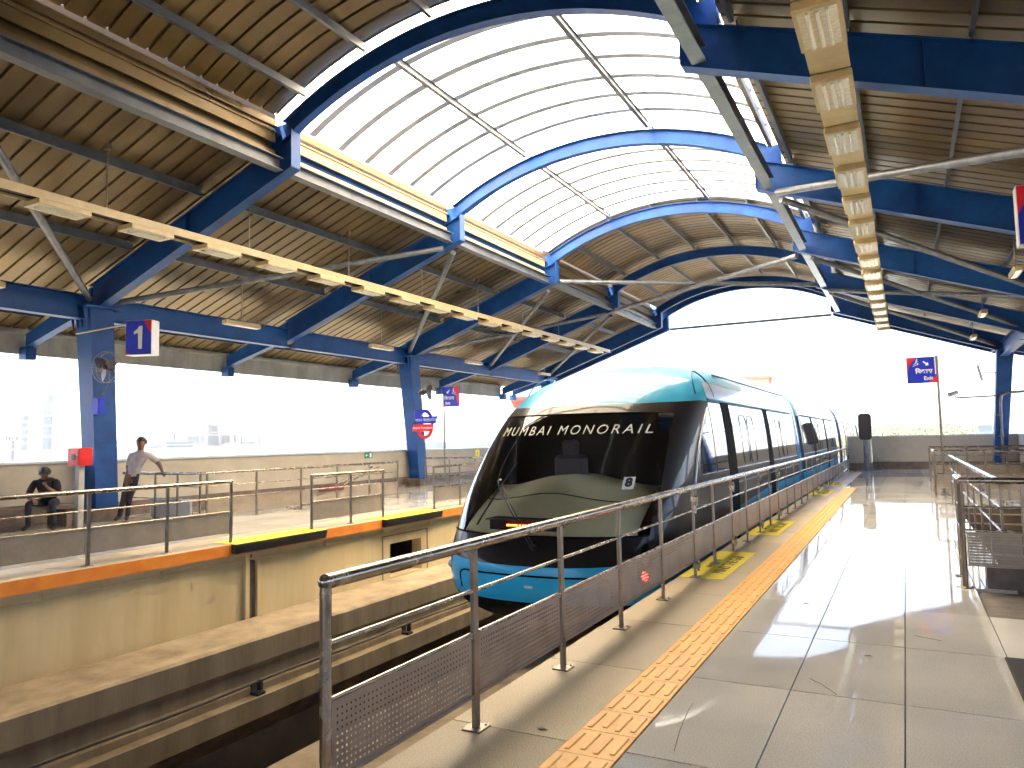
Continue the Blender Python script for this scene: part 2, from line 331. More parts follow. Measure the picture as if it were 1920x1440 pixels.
# hairline cracks in two tiles
def crack(pts, wdt=0.006):
    mb = MB()
    for (a, b) in zip(pts, pts[1:]): mb.bar((a[0], a[1], 0.0012), (b[0], b[1], 0.0012), wdt * 0.6, 0.0016)
    mb.build('floor_crack', 'slab', plat)
MB().cbox(-1.571, -1.272, 22.66, Y1, -0.03, -0.0005, 0.002).build('floor_tile', 'tile', plat)
crack([(-0.60, 4.98), (-0.565, 4.93), (-0.53, 4.9), (-0.49, 4.83), (-0.46, 4.79), (-0.43, 4.73)])
crack([(-1.14, 4.25), (-1.135, 4.12), (-1.12, 3.98), (-1.1, 3.82), (-1.08, 3.7), (-1.06, 3.58)], 0.005)
crack([(-0.02, 6.33), (0.05, 6.29), (0.15, 6.24)], 0.006)
# near platform wall below the slab, the pit, the stair well
mb = MB(); mb.box(PE + 0.3, PE + 0.55, Y0, Y1, -5.0, -0.45); o = mb.build('platform_wall', 'concrete', plat)
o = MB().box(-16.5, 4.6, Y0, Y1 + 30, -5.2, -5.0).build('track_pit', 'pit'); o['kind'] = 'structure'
mb = MB()
mb.box(SX0 - 0.06, SX0, SY0, SY1, -3.4, -0.451); mb.box(SX1, SX1 + 0.06, SY0, SY1, -3.4, -0.451); mb.box(SX0, SX1, SY0 - 0.06, SY0, -3.4, -0.451)
well = mb.build('stair_well', 'skirt', plat)
stp = MB().box(SX0, SX1, 0, 0.32, -0.16, 0.0).mesh('stair_step', 'skirt')
for k in range(19): inst(stp, 'stair_step', plat, (0, SY1 - 0.32 - 0.32 * k, -0.17 - 0.16 * k))
# opposite platform
OPX = -16.3
mb = MB(); mb.box(OPX, LE - 0.01, Y0, Y1, -0.17, -0.02)
opp = mb.build('opposite_platform', 'slab'); tag(opp, kind='structure')
ot = MB().cbox(0.003, 0.897, 0.003, 1.197, -0.02, 0.0, 0.002).mesh('floor_tile', 'tile')
for i in range(6):
    for k in range(24):
        inst(ot, 'floor_tile', opp, (-10.15 - 0.9 * (i + 1), 4.4 + 1.2 * k, 0))
mb = MB(); mb.box(OPX, -15.56, 4.4, 33.2, -0.02, -0.001); mb.box(OPX, -10.15, Y0, 4.397, -0.02, -0.001); mb.box(OPX, -10.15, 33.203, Y1, -0.02, -0.001)
mb.build('outer_floor', 'tile', opp)
oe = MB().cbox(-10.147, LE, 0.003, 1.197, -0.02, 0.001, 0.002).mesh('edge_slab', 'border')
for k in range(-2, 27): inst(oe, 'edge_slab', opp, (0, 4.4 + 1.2 * k, 0))
MB().box(LE + 0.001, LE + 0.012, Y0, Y1, -0.17, -0.003).build('orange_edge_band', 'orange', opp)
MB().box(LE - 0.139, LE - 0.02, Y0, Y1, -0.21, -0.172).build('edge_soffit', 'concrete', opp)
WX = -9.36
mb = MB(); hy0, hy1, hz0, hz1 = 12.2, 13.3, -1.2, -0.54
mb.box(WX - 0.25, WX, Y0, hy0, -1.9, -0.171); mb.box(WX - 0.25, WX, hy1, Y1, -1.9, -0.171); mb.box(WX - 0.25, WX, hy0, hy1, -1.9, hz0); MB().box(WX - 0.24, WX - 0.01, Y0, Y1, -5, -1.901).build('lower_wall_shade', 'pit', opp); mb.box(WX - 0.25, WX, hy0, hy1, hz1, -0.171)  # lower wall near-black: the void's deep shade is put into its colour
mb.build('under_platform_wall', 'concrete', opp)
mb = MB()
for a in ((hy0 - 0.26, hy0 - 0.235, hz0 - 0.2, hz1 + 0.16), (hy1 + 0.2, hy1 + 0.225, hz0 - 0.2, hz1 + 0.16)): mb.box(WX, WX + 0.012, *a)
mb.box(WX, WX + 0.012, hy0 - 0.26, hy1 + 0.225, hz1 + 0.16, hz1 + 0.18)
mb.build('vent_surround', 'beam', opp)
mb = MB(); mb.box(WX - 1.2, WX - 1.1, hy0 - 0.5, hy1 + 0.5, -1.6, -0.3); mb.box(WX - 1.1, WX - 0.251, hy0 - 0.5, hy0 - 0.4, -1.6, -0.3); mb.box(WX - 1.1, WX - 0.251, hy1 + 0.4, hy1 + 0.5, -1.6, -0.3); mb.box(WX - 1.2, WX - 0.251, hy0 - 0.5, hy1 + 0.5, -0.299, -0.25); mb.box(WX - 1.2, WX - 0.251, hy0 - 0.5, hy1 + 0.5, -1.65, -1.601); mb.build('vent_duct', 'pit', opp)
mb = MB(); mb.box(WX, WX + 0.07, 8.42, 8.5, -1.9, -0.22); mb.box(WX, WX + 0.07, 8.66, 8.74, -1.9, -0.22); mb.box(WX, WX + 0.012, 8.5, 8.66, -1.9, -0.22, 1)
mb.build('drain_channel', ['concrete', 'skirt'], opp)
mb = MB(); mb.tube((WX + 0.04, Y0, -0.29), (WX + 0.04, Y1, -0.29), 0.016, 8)
for k in range(30): mb.box(WX, WX + 0.075, 2 + k * 1.65, 2.03 + k * 1.65, -0.32, -0.22)
mb.build('wall_conduit', 'concrete', opp)

# guideway beams
def guideway(cx, label):
    t_ = thing('guideway_beam', label, 'guideway beam', 'concrete guideway beams', (cx, 0, -0.85))
    prof = [(-0.46, -0.03), (-0.43, 0.0), (0.43, 0.0), (0.46, -0.03), (0.46, -0.3), (0.40, -0.38), (0.40, -0.52), (0.44, -0.58), (0.44, -0.66), (0.60, -0.66), (0.60, -0.9), (0.3, -1.2), (-0.3, -1.2), (-0.60, -0.9), (-0.60, -0.66), (-0.44, -0.66), (-0.44, -0.58), (-0.40, -0.52), (-0.40, -0.38), (-0.46, -0.3)]
    seg = 11.8
    me = MB().prism(prof, 'y', 0.006, seg - 0.006).mesh('beam_segment', 'beam')
    for k in range(-1, 7): inst(me, 'beam_segment', t_, (0, -9.1 + seg * k, 0))
    for sgn in (-1, 1):
        mb = MB(); pts = [(sgn * 0.54, -14 + 0.6 * k, -0.50 + 0.012 * math.sin(k * 1.3)) for k in range(120)]
        for a, b in zip(pts, pts[1:]): mb.tube(a, b, 0.013, 6, cap=False)
        mb.build('power_cable', 'rubber', t_)
        br = MB(); br.box(sgn * 0.5 - 0.07, sgn * 0.5 + 0.07, -0.06, 0.06, -0.66, -0.625); br.box(sgn * 0.54 - 0.03, sgn * 0.54 + 0.03, -0.02, 0.02, -0.6, -0.48); br.box(sgn * 0.42 - 0.03, sgn * 0.42 + 0.03, -0.05, 0.05, -0.66, -0.54)
        br = br.mesh('cable_bracket', 'rubber')
        for k in range(14): inst(br, 'cable_bracket', t_, (0, 0.55 + 3.05 * k, 0))
    for k in range(6): MB().box(-0.5, 0.5, -0.5, 0.5, -4.2, -1.21).build('beam_pier', 'beam', t_, (0, -9.1 + seg * k, 0))
guideway(-3.83, 'right concrete guideway beam that carries the train, beside near railing')
guideway(-7.62, 'empty left concrete guideway beam below the opposite orange platform edge')

# ================================================================== ROOF
XC = -6.15
def X_(u, s): return XC + s * u
zb = lambda u: 6.6 - 0.357 * (u - 3.9)
zs = lambda u: 7.44 - 0.357 * (u - 3.9)
RA = 7.77; ZA = 0.53
za = lambda u, off=0.0: ZA + math.sqrt((RA + off) ** 2 - u * u)
FR = [-25.4, -19.5, -13.6, -7.7, -1.8, 4.1, 10.0, 15.9, 21.8, 27.7, 33.6]
roof = thing('station_roof', 'vaulted station roof of tan ribbed sheets on blue steel frames with white skylight', 'roof', None, (XC, 0, 0))
def P_(mb, name, mats, parent=roof):        # geometry given in world coordinates, stored under the roof empty
    o = mb.build(name, mats, parent)
    if parent is roof: o.location = (-XC, 0, 0)
    return o
def frame(y, cols):
    mb = MB(); us = [3.66, 4.4, 9.75]
    fr = None
    for s in (-1, 1):
        lo = [(X_(u, s), zb(u)) for u in us]; hi = [(X_(u, s), zb(u) + 0.62) for u in us]
        mb.strip(lo, hi, y - 0.006, y + 0.006)
        mb.strip([(x, z - 0.016) for x, z in lo], lo, y - 0.12, y + 0.12); mb.strip(hi, [(x, z + 0.014) for x, z in hi], y - 0.1, y + 0.1)
        for u in (5.2, 6.6, 8.0):   # stiffeners
            mb.box(X_(u, s) - 0.005, X_(u, s) + 0.005, y - 0.085, y + 0.085, zb(u) + 0.002, zb(u) + 0.618) if u == 6.6 else None
        # knee
        mb.box(min(X_(3.7, s), X_(4.16, s)), max(X_(3.7, s), X_(4.16, s)), y - 0.012, y + 0.012, zb(3.9) + 0.3, za(3.9) + 0.33)
        mb.box(X_(3.66, s) - 0.008, X_(3.66, s) + 0.008, y - 0.12, y + 0.12, zb(3.66), za(3.7) + 0.04)
        mb.box(X_(4.17, s) - 0.008, X_(4.17, s) + 0.008, y - 0.1, y + 0.1, zb(4.17) + 0.63, za(3.9) + 0.33)
        # outer rafter to the eave
        us2 = [9.75, 12.25]
        lo = [(X_(9.75, s), 4.62), (X_(12.25, s), 3.95)]; hi = [(X_(9.75, s), 4.62 + 0.5), (X_(12.25, s), 3.95 + 0.32)]
        mb.strip(lo, hi, y - 0.05, y + 0.05); mb.strip([(x, z - 0.015) for x, z in lo], lo, y - 0.1, y + 0.1)
        mb.box(min(X_(12.1, s), X_(12.4, s)), max(X_(12.1, s), X_(12.4, s)), y - 0.12, y + 0.12, 3.66, 3.94)
    fr = P_(mb, 'roof_frame', 'blue')
    ua = [-3.9 + 7.8 * i / 28 for i in range(29)]
    a0 = [(XC + u, za(u)) for u in ua]; a1 = [(XC + u, za(u, 0.30)) for u in ua]
    mb = MB(); mb.strip(a0, a1, y - 0.007, y + 0.007)
    mb.strip([(XC + u, za(u, -0.016)) for u in ua], a0, y - 0.09, y + 0.09); mb.strip(a1, [(XC + u, za(u, 0.315)) for u in ua], y - 0.09, y + 0.09)
    mb.build('arch', 'blue', fr)
    if cols:
        for s in (-1, 1):
            mb = MB(); b_, t_ = 9.25, 9.68
            def ring(z, u, hx, hy): return [(X_(u, s) - hx, y - hy, z), (X_(u, s) + hx, y - hy, z), (X_(u, s) + hx, y + hy, z), (X_(u, s) - hx, y + hy, z)]
            mb.hexa(ring(0.0, b_, 0.2, 0.25), ring(4.62, t_, 0.27, 0.27))
            # plate seams and head stiffeners
            k = 1.62; u = b_ + (t_ - b_) * k / 4.62
            mb.hexa(ring(k, u, 0.235, 0.265), ring(k + 0.03, u, 0.235, 0.265))
            for q in range(4):
                xx = X_(t_, s) - 0.24 + 0.16 * q
                mb.add([(xx - 0.006, y - 0.31, 4.6), (xx + 0.006, y - 0.31, 4.6), (xx + 0.006, y - 0.31, 4.15), (xx - 0.006, y - 0.31, 4.15), (xx - 0.006, y - 0.42, 4.6), (xx + 0.006, y - 0.42, 4.6), (xx + 0.006, y - 0.33, 4.15), (xx - 0.006, y - 0.33, 4.15)],
                       [(0, 3, 2, 1), (4, 5, 6, 7), (0, 1, 5, 4), (1, 2, 6, 5), (2, 3, 7, 6), (3, 0, 4, 7)])
            mb.box(X_(t_, s) - 0.4, X_(t_, s) + 0.4, y - 0.44, y + 0.44, 4.60, 4.64)
            mb.build('column', 'blue', fr)
            MB().cbox(X_(b_, s) - 0.32, X_(b_, s) + 0.32, y - 0.42, y + 0.42, 0.0, 0.24, 0.02).build('column_plinth', 'skirt', fr)
    return fr
for k, y in enumerate(FR): frame(y, k % 2 == 0)
# gable arch beyond the last frame
frg = frame(34.75, False)
# eave beams over the columns, knee beams, purlins
for s in (-1, 1):
    x = X_(9.62, s)
    for k in range(len(FR) - 1):
        ya, yb = FR[k] + 0.14, FR[k + 1] - 0.14
        mb = MB(); mb.box(x - 0.008, x + 0.008, ya, yb, 4.36, 4.86); mb.box(x - 0.13, x + 0.13, ya, yb, 4.34, 4.358); mb.box(x - 0.13, x + 0.13, ya, yb, 4.862, 4.88)
        P_(mb, 'eave_beam', 'blue')
        xk = X_(3.93, s); mb = MB(); mb.box(xk - 0.008, xk + 0.008, ya, yb, 6.64, 6.84); mb.box(xk - 0.1, xk + 0.1, ya, yb, 6.62, 6.638); mb.box(xk - 0.1, xk + 0.1, ya, yb, 6.842, 6.86)
        P_(mb, 'knee_beam', 'steelblue'); sky_bay = FR[k] in (10.0, 15.9); lm = 'louvre' if sky_bay else 'sheet'
        for u in ((4.55, 6.0, 8.2, 11.4) if s < 0 else (4.4, 5.8, 7.1, 8.6)):
            xp = X_(u, s); z = zs(u); mb = MB(); mb.box(xp - 0.012, xp + 0.012, ya, yb, z - 0.175, z - 0.012); mb.box(xp - 0.05, xp + 0.012, ya, yb, z - 0.187, z - 0.176)
            P_(mb, 'purlin', 'steelblue')
        if s < 0:  # cream louvre boards of the clerestory, left side
            xl = xk - 0.14
            mb = MB(); mb.box(xl - 0.01, xl + 0.03, ya, yb, 7.2, 7.42); mb.box(xl + 0.03, xl + 0.06, ya, yb, 7.39, 7.42); P_(mb, 'louvre_board', lm)
            mb = MB(); mb.box(xl, xl + 0.03, ya, yb, 6.93, 7.04); P_(mb, 'louvre_board', lm)
            mb = MB(); mb.box(xl - 0.12, xl - 0.105, ya - 0.13, yb + 0.13, 6.86, 7.62 if sky_bay else 7.86); P_(mb, 'louvre_backing', 'blue' if sky_bay else 'sheet')
            mb = MB(); mb.box(xl + 0.02, xl + 0.10, ya, yb, 7.47, 7.49); mb.box(xl + 0.02, xl + 0.035, ya, yb, 7.49, 7.64); P_(mb, 'vault_edge_angle', 'sheet')
        else:
            xl = xk + 0.1
            mb = MB(); mb.box(xl - 0.08, xl, ya, yb, 7.5, 7.52); mb.box(xl - 0.015, xl, ya, yb, 7.52, 7.66); P_(mb, 'vault_edge_angle', 'sheet')
# roof sheets, one metre wide with three ribs
prof = [(0.0, 0.0)]
for k in range(3): prof += [(k / 3 + 0.262, 0.0), (k / 3 + 0.272, 0.045), (k / 3 + 0.315, 0.045), (k / 3 + 0.325, 0.0)]
prof.append((1.0, 0.0))
def sheet_mesh(pts):
    mb = MB(); n = len(prof); v = []
    for (x, z) in pts:
        for (y, h) in prof: v.append((x - XC, y, z + h))
    f = [(i * n + j, i * n + j + 1, (i + 1) * n + j + 1, (i + 1) * n + j) for i in range(len(pts) - 1) for j in range(n - 1)]
    mb.add(v, f); return mb.mesh('roof_sheet', 'sheet')
sheetL = sheet_mesh([(X_(u, -1), zs(u)) for u in (4.02, 8.0, 12.45)]); sheetR = sheet_mesh([(X_(u, 1), zs(u)) for u in (4.2, 8.0, 12.45)])
av = [-4.05 + 8.1 * i / 24 for i in range(25)]
sheetA = sheet_mesh([(XC + u, za(u, 0.5)) for u in av])
y = Y0
while y < 34.6:
    inst(sheetL, 'roof_sheet', roof, (0, y, 0)); inst(sheetR, 'roof_sheet', roof, (0, y, 0))
    if y + 1 < 9.5: inst(sheetA, 'roof_sheet', roof, (0, y + 0.5, 0))
    y += 1.0
y = 21.9
while y < 34.5:
    inst(sheetA, 'roof_sheet', roof, (0, y, 0)); y += 1.0
# skylight panels and glazing bars
pit = 5.9 / 7
def arcstrip(o1, o2, y0, y1, mi=0, us=av):
    return MB().strip([(u, za(u, o1)) for u in us], [(u, za(u, o2)) for u in us], y0, y1, mi)
pan = MB(); n = len(av); v = []
for u in av: v += [(u, 0.0, za(u, 0.52)), (u, pit, za(u, 0.52))]
pan.add(v, [(2 * i, 2 * i + 1, 2 * i + 3, 2 * i + 2) for i in range(n - 1)]); pan = pan.mesh('skylight_panel', 'skylight')
barm = arcstrip(0.455, 0.515, -0.085, 0.085).mesh('glazing_bar', 'glazebar')
inst(pan, 'skylight_panel', roof, (0, 9.56, 0), scale=(1, 0.44 / pit, 1))
for k in range(14): inst(pan, 'skylight_panel', roof, (0, 10.0 + pit * k, 0))
for k in range(1, 14):
    if k != 7: inst(barm, 'glazing_bar', roof, (0, 10.0 + pit * k, 0))
for bay in (0, 1):
    ya, yb = 10.12 + 5.9 * bay, 15.78 + 5.9 * bay
    for u in (-1.72, 1.38):
        z = za(u, 0.32); mb = MB(); mb.box(u - 0.045, u + 0.045, ya, yb, z, z + 0.012); mb.box(u - 0.006, u + 0.006, ya, yb, z + 0.012, z + 0.13); mb.box(u - 0.045, u + 0.045, ya, yb, z + 0.13, z + 0.14)
        mb.build('skylight_purlin', 'steelblue', roof)
for k in range(len(FR) - 1):
    if FR[k] in (10.0, 15.9): continue
    ya, yb = FR[k] + 0.12, FR[k + 1] - 0.12
    for u in (-3.3, -1.9, -0.5, 0.95, 2.4):
        z = za(u, 0.32); mb = MB(); mb.box(u - 0.035, u + 0.035, ya, yb, z, z + 0.01); mb.box(u - 0.006, u + 0.006, ya, yb, z + 0.01, z + 0.16)
        mb.build('vault_purlin', 'steelblue', roof)
# fascia and gutter at the eaves
for s in (-1, 1):
    x = X_(12.5, s)
    for k in range(len(FR) - 1):
        mb = MB(); mb.box(min(x, x - s * 0.12), max(x, x - s * 0.12), FR[k] + 0.01, FR[k + 1] - 0.01, 3.8, 4.52); mb.box(min(x - s * 0.12, x - s * 0.2), max(x - s * 0.12, x - s * 0.2), FR[k] + 0.01, FR[k + 1] - 0.01, 4.28, 4.36)
        P_(mb, 'eave_fascia', 'fascia')
MB().box(X_(12.4, -1) - XC, X_(12.4, 1) - XC, -12.1, -12.0, 4.4, 7.9).build('light_block_gable', 'sheet', roof)  # unseen gable behind the camera, added to darken the near roof
# bracing pipes
def brace(p, q, r=0.07):
    mb = MB(); mb.tube(p, q, r, 12); P_(mb, 'brace_pipe', 'pipe')
KZ = 6.5
for s in (-1, 1):
    foot = lambda y, dy=0: (X_(9.4, s), y + dy, 4.78)
    knee = lambda y, dy=0: (X_(4.1, s), y + dy, KZ - 0.02)
    brace(foot(10.0, 0.3), knee(15.9, -0.25)); brace(foot(21.8, -0.3), knee(15.9, 0.25))
    brace(foot(21.8, 0.3), knee(27.7, -0.25)); brace(foot(27.7, -0.3), knee(21.8, 0.25)); brace(foot(33.6, -0.3), knee(27.7, 0.25))
    brace(foot(10.0, -0.3), knee(4.1, 0.25)); brace(foot(-1.8, 0.3), knee(4.1, -0.25))
brace((X_(3.7, -1), 22.1, 6.75), (X_(3.7, 1), 27.5, 6.75), 0.075); brace((X_(3.7, -1), 27.5, 6.6), (X_(3.7, 1), 22.1, 6.6), 0.075)
brace((X_(3.6, -1), 34.75, 6.72), (X_(3.6, 1), 34.75, 6.72), 0.06)

# ================================================================== WALLS
def parapet(name, label, x0, x1, y0, y1, h, side):
    t_ = thing(name, label, 'wall', None, ((x0 + x1) / 2, (y0 + y1) / 2, 0)); L = t_.location
    def B(n, mat, a): return MB().box(a[0] - L[0], a[1] - L[0], a[2] - L[1], a[3] - L[1], a[4], a[5]).build(n, mat, t_)
    B('wall', 'wall', (x0, x1, y0, y1, -0.3, h))
    if x1 - x0 < y1 - y0:
        B('coping', 'coping', (x0 - 0.05, x1 + 0.05, y0, y1, h + 0.001, h + 0.05))
        B('skirting', 'skirt', ((x1 + 0.001, x1 + 0.018) if side > 0 else (x0 - 0.018, x0 - 0.001)) + (y0, y1, 0.002, 0.3))
    else:
        B('coping', 'coping', (x0, x1, y0 - 0.05, y1 + 0.05, h + 0.001, h + 0.05))
        B('skirting', 'skirt', (x0, x1, y0 - 0.018, y0 - 0.001, 0.002, 0.32))
    return t_
parapet('rear_wall', 'long grey parapet wall behind the opposite platform with silver coping', -16.2, -15.85, Y0, 34.9, 1.22, 1)
parapet('end_wall', 'beige parapet wall closing the far end of the near platform', -1.28, 3.9, 34.8, 35.05, 1.36, -1)
parapet('side_wall', 'beige parapet wall along the right side of near platform', 3.9, 4.2, Y0, 35.05, 1.36, -1)
t_ = thing('end_pillar', 'squat beige wall pier at platform end beside the train', 'pillar', None, (-1.72, 34.2, 0))
MB().cbox(-0.42, 0.42, -0.5, 0.85, 0, 1.38, 0.01).build('shaft', 'wall', t_); MB().box(-0.44, 0.44, -0.52, 0.87, 0.0, 0.3).build('skirting', 'skirt', t_); MB().box(-0.45, 0.45, -0.53, 0.88, 1.381, 1.42).build('cap', 'coping', t_)

# ================================================================== RAILINGS
def perf_mesh(L, Hh, p=0.026, h=0.0042):
    nx, ny = int(L / p) - 1, int(Hh / p) - 1
    def lines(n, tot):
        off = (tot - (n - 1) * p) / 2; out = [0.0]
        for i in range(n): out += [off + i * p - h, off + i * p + h]
        return out + [tot]
    xs, zs_ = lines(nx, L), lines(ny, Hh)
    v = [(0, a, b) for b in zs_ for a in xs]; W = len(xs); f = []
    for j in range(len(zs_) - 1):
        for i in range(W - 1):
            if i % 2 == 1 and j % 2 == 1: continue
            f.append((j * W + i, j * W + i + 1, (j + 1) * W + i + 1, (j + 1) * W + i))
    mb = MB(); mb.add(v, f); me = mb.mesh('mesh_panel', 'panel'); return me
PANEL = perf_mesh(1.0, 0.29); EDGE = MB().box(-0.007, 0.007, 0, 1, -0.008, 0.008).mesh('panel_edge', 'panel')
postm = MB(); postm.cbox(-0.012, 0.012, -0.026, 0.026, 0.008, 0.93, 0.004); postm.cbox(-0.055, 0.055, -0.06, 0.06, 0.0, 0.009, 0.003)
for a in (-0.035, 0.035): postm.tube((a, 0.042, 0.009), (a, 0.042, 0.016), 0.008, 6)
postm = postm.mesh('post', 'steeldull')
rpost = MB(); rpost.tube((0, 0, 0.008), (0, 0, 0.95), 0.024, 12); rpost.tube((0, 0, 0), (0, 0, 0.009), 0.06, 14); rpost = rpost.mesh('post', 'steel')
def railing(name, label, pts, group=None, top=0.955, mids=(0.71, 0.49), panel=(0.175, 0.47), ends='flat', over=0.0, rr=0.031, plinth=None):
    """pts: post positions (x, y) in order"""
    base = Vector((pts[0][0], pts[0][1], 0)); t_ = thing(name, label, 'railing', group, tuple(base))
    P = [Vector((p[0], p[1], 0)) - base for p in pts]
    for i, p in enumerate(P):
        d = (P[min(i + 1, len(P) - 1)] - P[max(i - 1, 0)]).normalized(); ang = math.atan2(-d.x, d.y)
        rnd_ = ends == 'round' and i in (0, len(P) - 1)
        inst(rpost if rnd_ else postm, 'post', t_, p, (0, 0, ang), (1, 1, top / 0.955))
    d0 = (P[1] - P[0]).normalized(); d1 = (P[-1] - P[-2]).normalized()
    up = lambda p, z: Vector((p.x, p.y, z))
    mb = MB(); mb.path([up(P[0] - d0 * over, top)] + [up(p, top) for p in P[1:-1]] + [up(P[-1] + d1 * over, top)], rr, 12); mb.ball(up(P[0] - d0 * over, top), rr * 1.02, 12, 8); mb.ball(up(P[-1] + d1 * over, top), rr * 1.02, 12, 8)
    mb.build('handrail', 'steel', t_)
    for z in mids:
        mb = MB()
        for a, b in zip(P, P[1:]): mb.tube(up(a, z), up(b, z), 0.011, 8)
        mb.build('rail', 'steel', t_)
    if panel:
        for a, b in zip(P, P[1:]):
            L = (b - a).length; d = (b - a).normalized(); ang = math.atan2(-d.x, d.y)
            if L < 0.25: continue
            inst(PANEL, 'mesh_panel', t_, up(a + d * 0.035, panel[0]), (0, 0, ang), (1, L - 0.07, (panel[1] - panel[0]) / 0.29))
            for z in (panel[0] - 0.004, panel[1] + 0.004): inst(EDGE, 'panel_edge', t_, up(a + d * 0.03, z), (0, 0, ang), (1, L - 0.06, 1))
    return t_
RX = -2.07
ny = [2.28, 3.42, 4.54, 5.67, 6.82, 8.02, 8.94, 10.0, 11.0, 12.05, 13.05, 14.0, 15.1, 16.2, 17.3, 18.4, 19.6, 20.7, 21.8, 22.9, 24.0, 25.2, 26.3, 27.4, 28.5, 29.6, 30.7, 31.8, 32.9]
nr = railing('platform_railing', 'long stainless railing with perforated panels along the near platform edge', [(RX, y) for y in ny], ends='round')
# gate hinges on the posts beside the doors
for y in (8.02, 10.0, 12.05, 14.0, 20.7, 22.9):
    for z in (0.10, 0.8):
        mb = MB(); mb.cbox(-0.02, 0.05, -0.03, 0.03, z, z + 0.065, 0.006); mb.tube((0.035, 0, z - 0.03), (0.035, 0, z + 0.1), 0.012, 8); mb.build('gate_hinge', 'steel', nr, (0, y - 2.28, 0))
OX = -9.36
railing('opposite_railing', 'left railing run on the orange edged platform in front of seated person', [(OX, y) for y in (-2.1, -0.96, 0.2, 1.34, 2.48, 3.62, 4.76, 5.9, 7.05, 8.18)], 'railings on the opposite platform edge')
railing('opposite_railing', 'short middle railing section between two yellow door pads opposite', [(OX, y) for y in (9.95, 11.0, 11.98)], 'railings on the opposite platform edge')
railing('opposite_railing', 'railing section opposite that runs away behind the train nose', [(OX - 0.1, y) for y in (13.95, 15.05, 16.2, 17.3, 18.4, 19.5, 20.6, 21.8, 23, 24.2)], 'railings on the opposite platform edge')
# stair guards, near platform
railing('stair_guard', 'near stair guard railing with brown panel at the right edge of floor', [(0.44, 9.1), (0.44, 8.45), (0.95, 8.42), (1.45, 8.42), (1.95, 8.42), (2.45, 8.42), (2.95, 8.42), (3.45, 8.42)], 'stair guards on the near platform', top=1.03, mids=(0.77, 0.55), panel=(0.22, 0.52))
kb = MB().box(0.62, 3.5, 8.46, 8.58, -0.001, 0.2).build('stair_kerb', 'skirt'); tag(kb, 'low dark kerb under the near stair guard panel', 'kerb')
railing('stair_guard', 'stair guard running away along the open left side of the stairs', [(0.8, y) for y in (8.75, 9.9, 11.05, 12.2, 13.35, 14.5, 15.65, 16.8, 18.0)], 'stair guards on the near platform', top=1.0, mids=(0.74, 0.5), panel=None)
railing('stair_guard', 'far stair guard railing beside the exit sign pole', [(0.58, 21.6), (0.58, 20.25), (1.6, 20.2), (2.6, 20.2), (3.6, 20.2)], 'stair guards on the near platform', top=1.05, mids=(0.78, 0.52), panel=(0.2, 0.5))
railing('stair_guard', 'farthest stair guard railing in front of the right blue column', [(0.62, 26.0), (1.6, 26.0), (2.6, 26.0), (3.6, 26.0)], 'stair guards on the near platform', top=1.05, mids=(0.8, 0.55), panel=(0.2, 0.5))
# stair guards, opposite platform
railing('stair_guard', 'stair guard across the opposite platform that the standing man leans on', [(-14.9, 10.25), (-14.0, 10.25), (-13.3, 10.25), (-12.62, 10.25)], 'stair guards on the opposite platform', top=0.97, mids=(0.7, 0.45), panel=None, over=0.15)
gs = railing('stair_guard', 'stair guard with grey panels running along the middle of opposite platform', [(-12.6, 10.4), (-12.6, 11.7), (-12.6, 13.05), (-12.6, 14.3), (-12.6, 15.55), (-12.6, 16.8)], 'stair guards on the opposite platform', top=0.97, mids=(0.7, 0.45), panel=(0.12, 0.44))
mb = MB(); mb.tube((-0.25, 2.2, -0.15), (-0.25, 5.9, 0.86), 0.025, 8); mb.tube((-0.5, 2.2, -0.15), (-0.5, 5.9, 0.86), 0.025, 8); mb.build('stair_handrail', 'steel', gs)
railing('stair_guard', 'stair guard round the far opposite stairs behind the left exit sign', [(-14.6, 21.0), (-13.6, 21.0), (-12.6, 21.0), (-12.6, 22.6), (-12.6, 24.2), (-12.6, 25.8)], 'stair guards on the opposite platform', top=0.97, mids=(0.7, 0.45), panel=None)
bx = MB().cbox(-14.35, -13.1, 10.4, 10.46, 0.04, 0.42, 0.01).build('steel_kick_panel', 'alu'); tag(bx, 'low shiny steel panel standing behind the standing man', 'panel')

# gap fillers at the opposite platform edge
for k, (a, b) in enumerate(((8.06, 10.06), (11.75, 13.75))):
    t_ = thing('gap_filler', ('nearest black rubber gap filler with yellow pad on the orange edge', 'middle black rubber gap filler with yellow pad nearer the train nose', 'far black rubber gap filler hidden behind the train')[k], 'gap filler', 'gap fillers on the opposite edge', (LE, (a + b) / 2, 0))
    h = (b - a) / 2
    MB().prism([(0.013, -0.14), (0.10, -0.14), (0.13, -0.03), (0.13, 0.004), (0.013, 0.004)], 'y', -h, h).build('rubber_block', 'rubber', t_)
    MB().box(-0.42, 0.125, -h, h, 0.0045, 0.011).build('yellow_pad', 'yellow', t_)

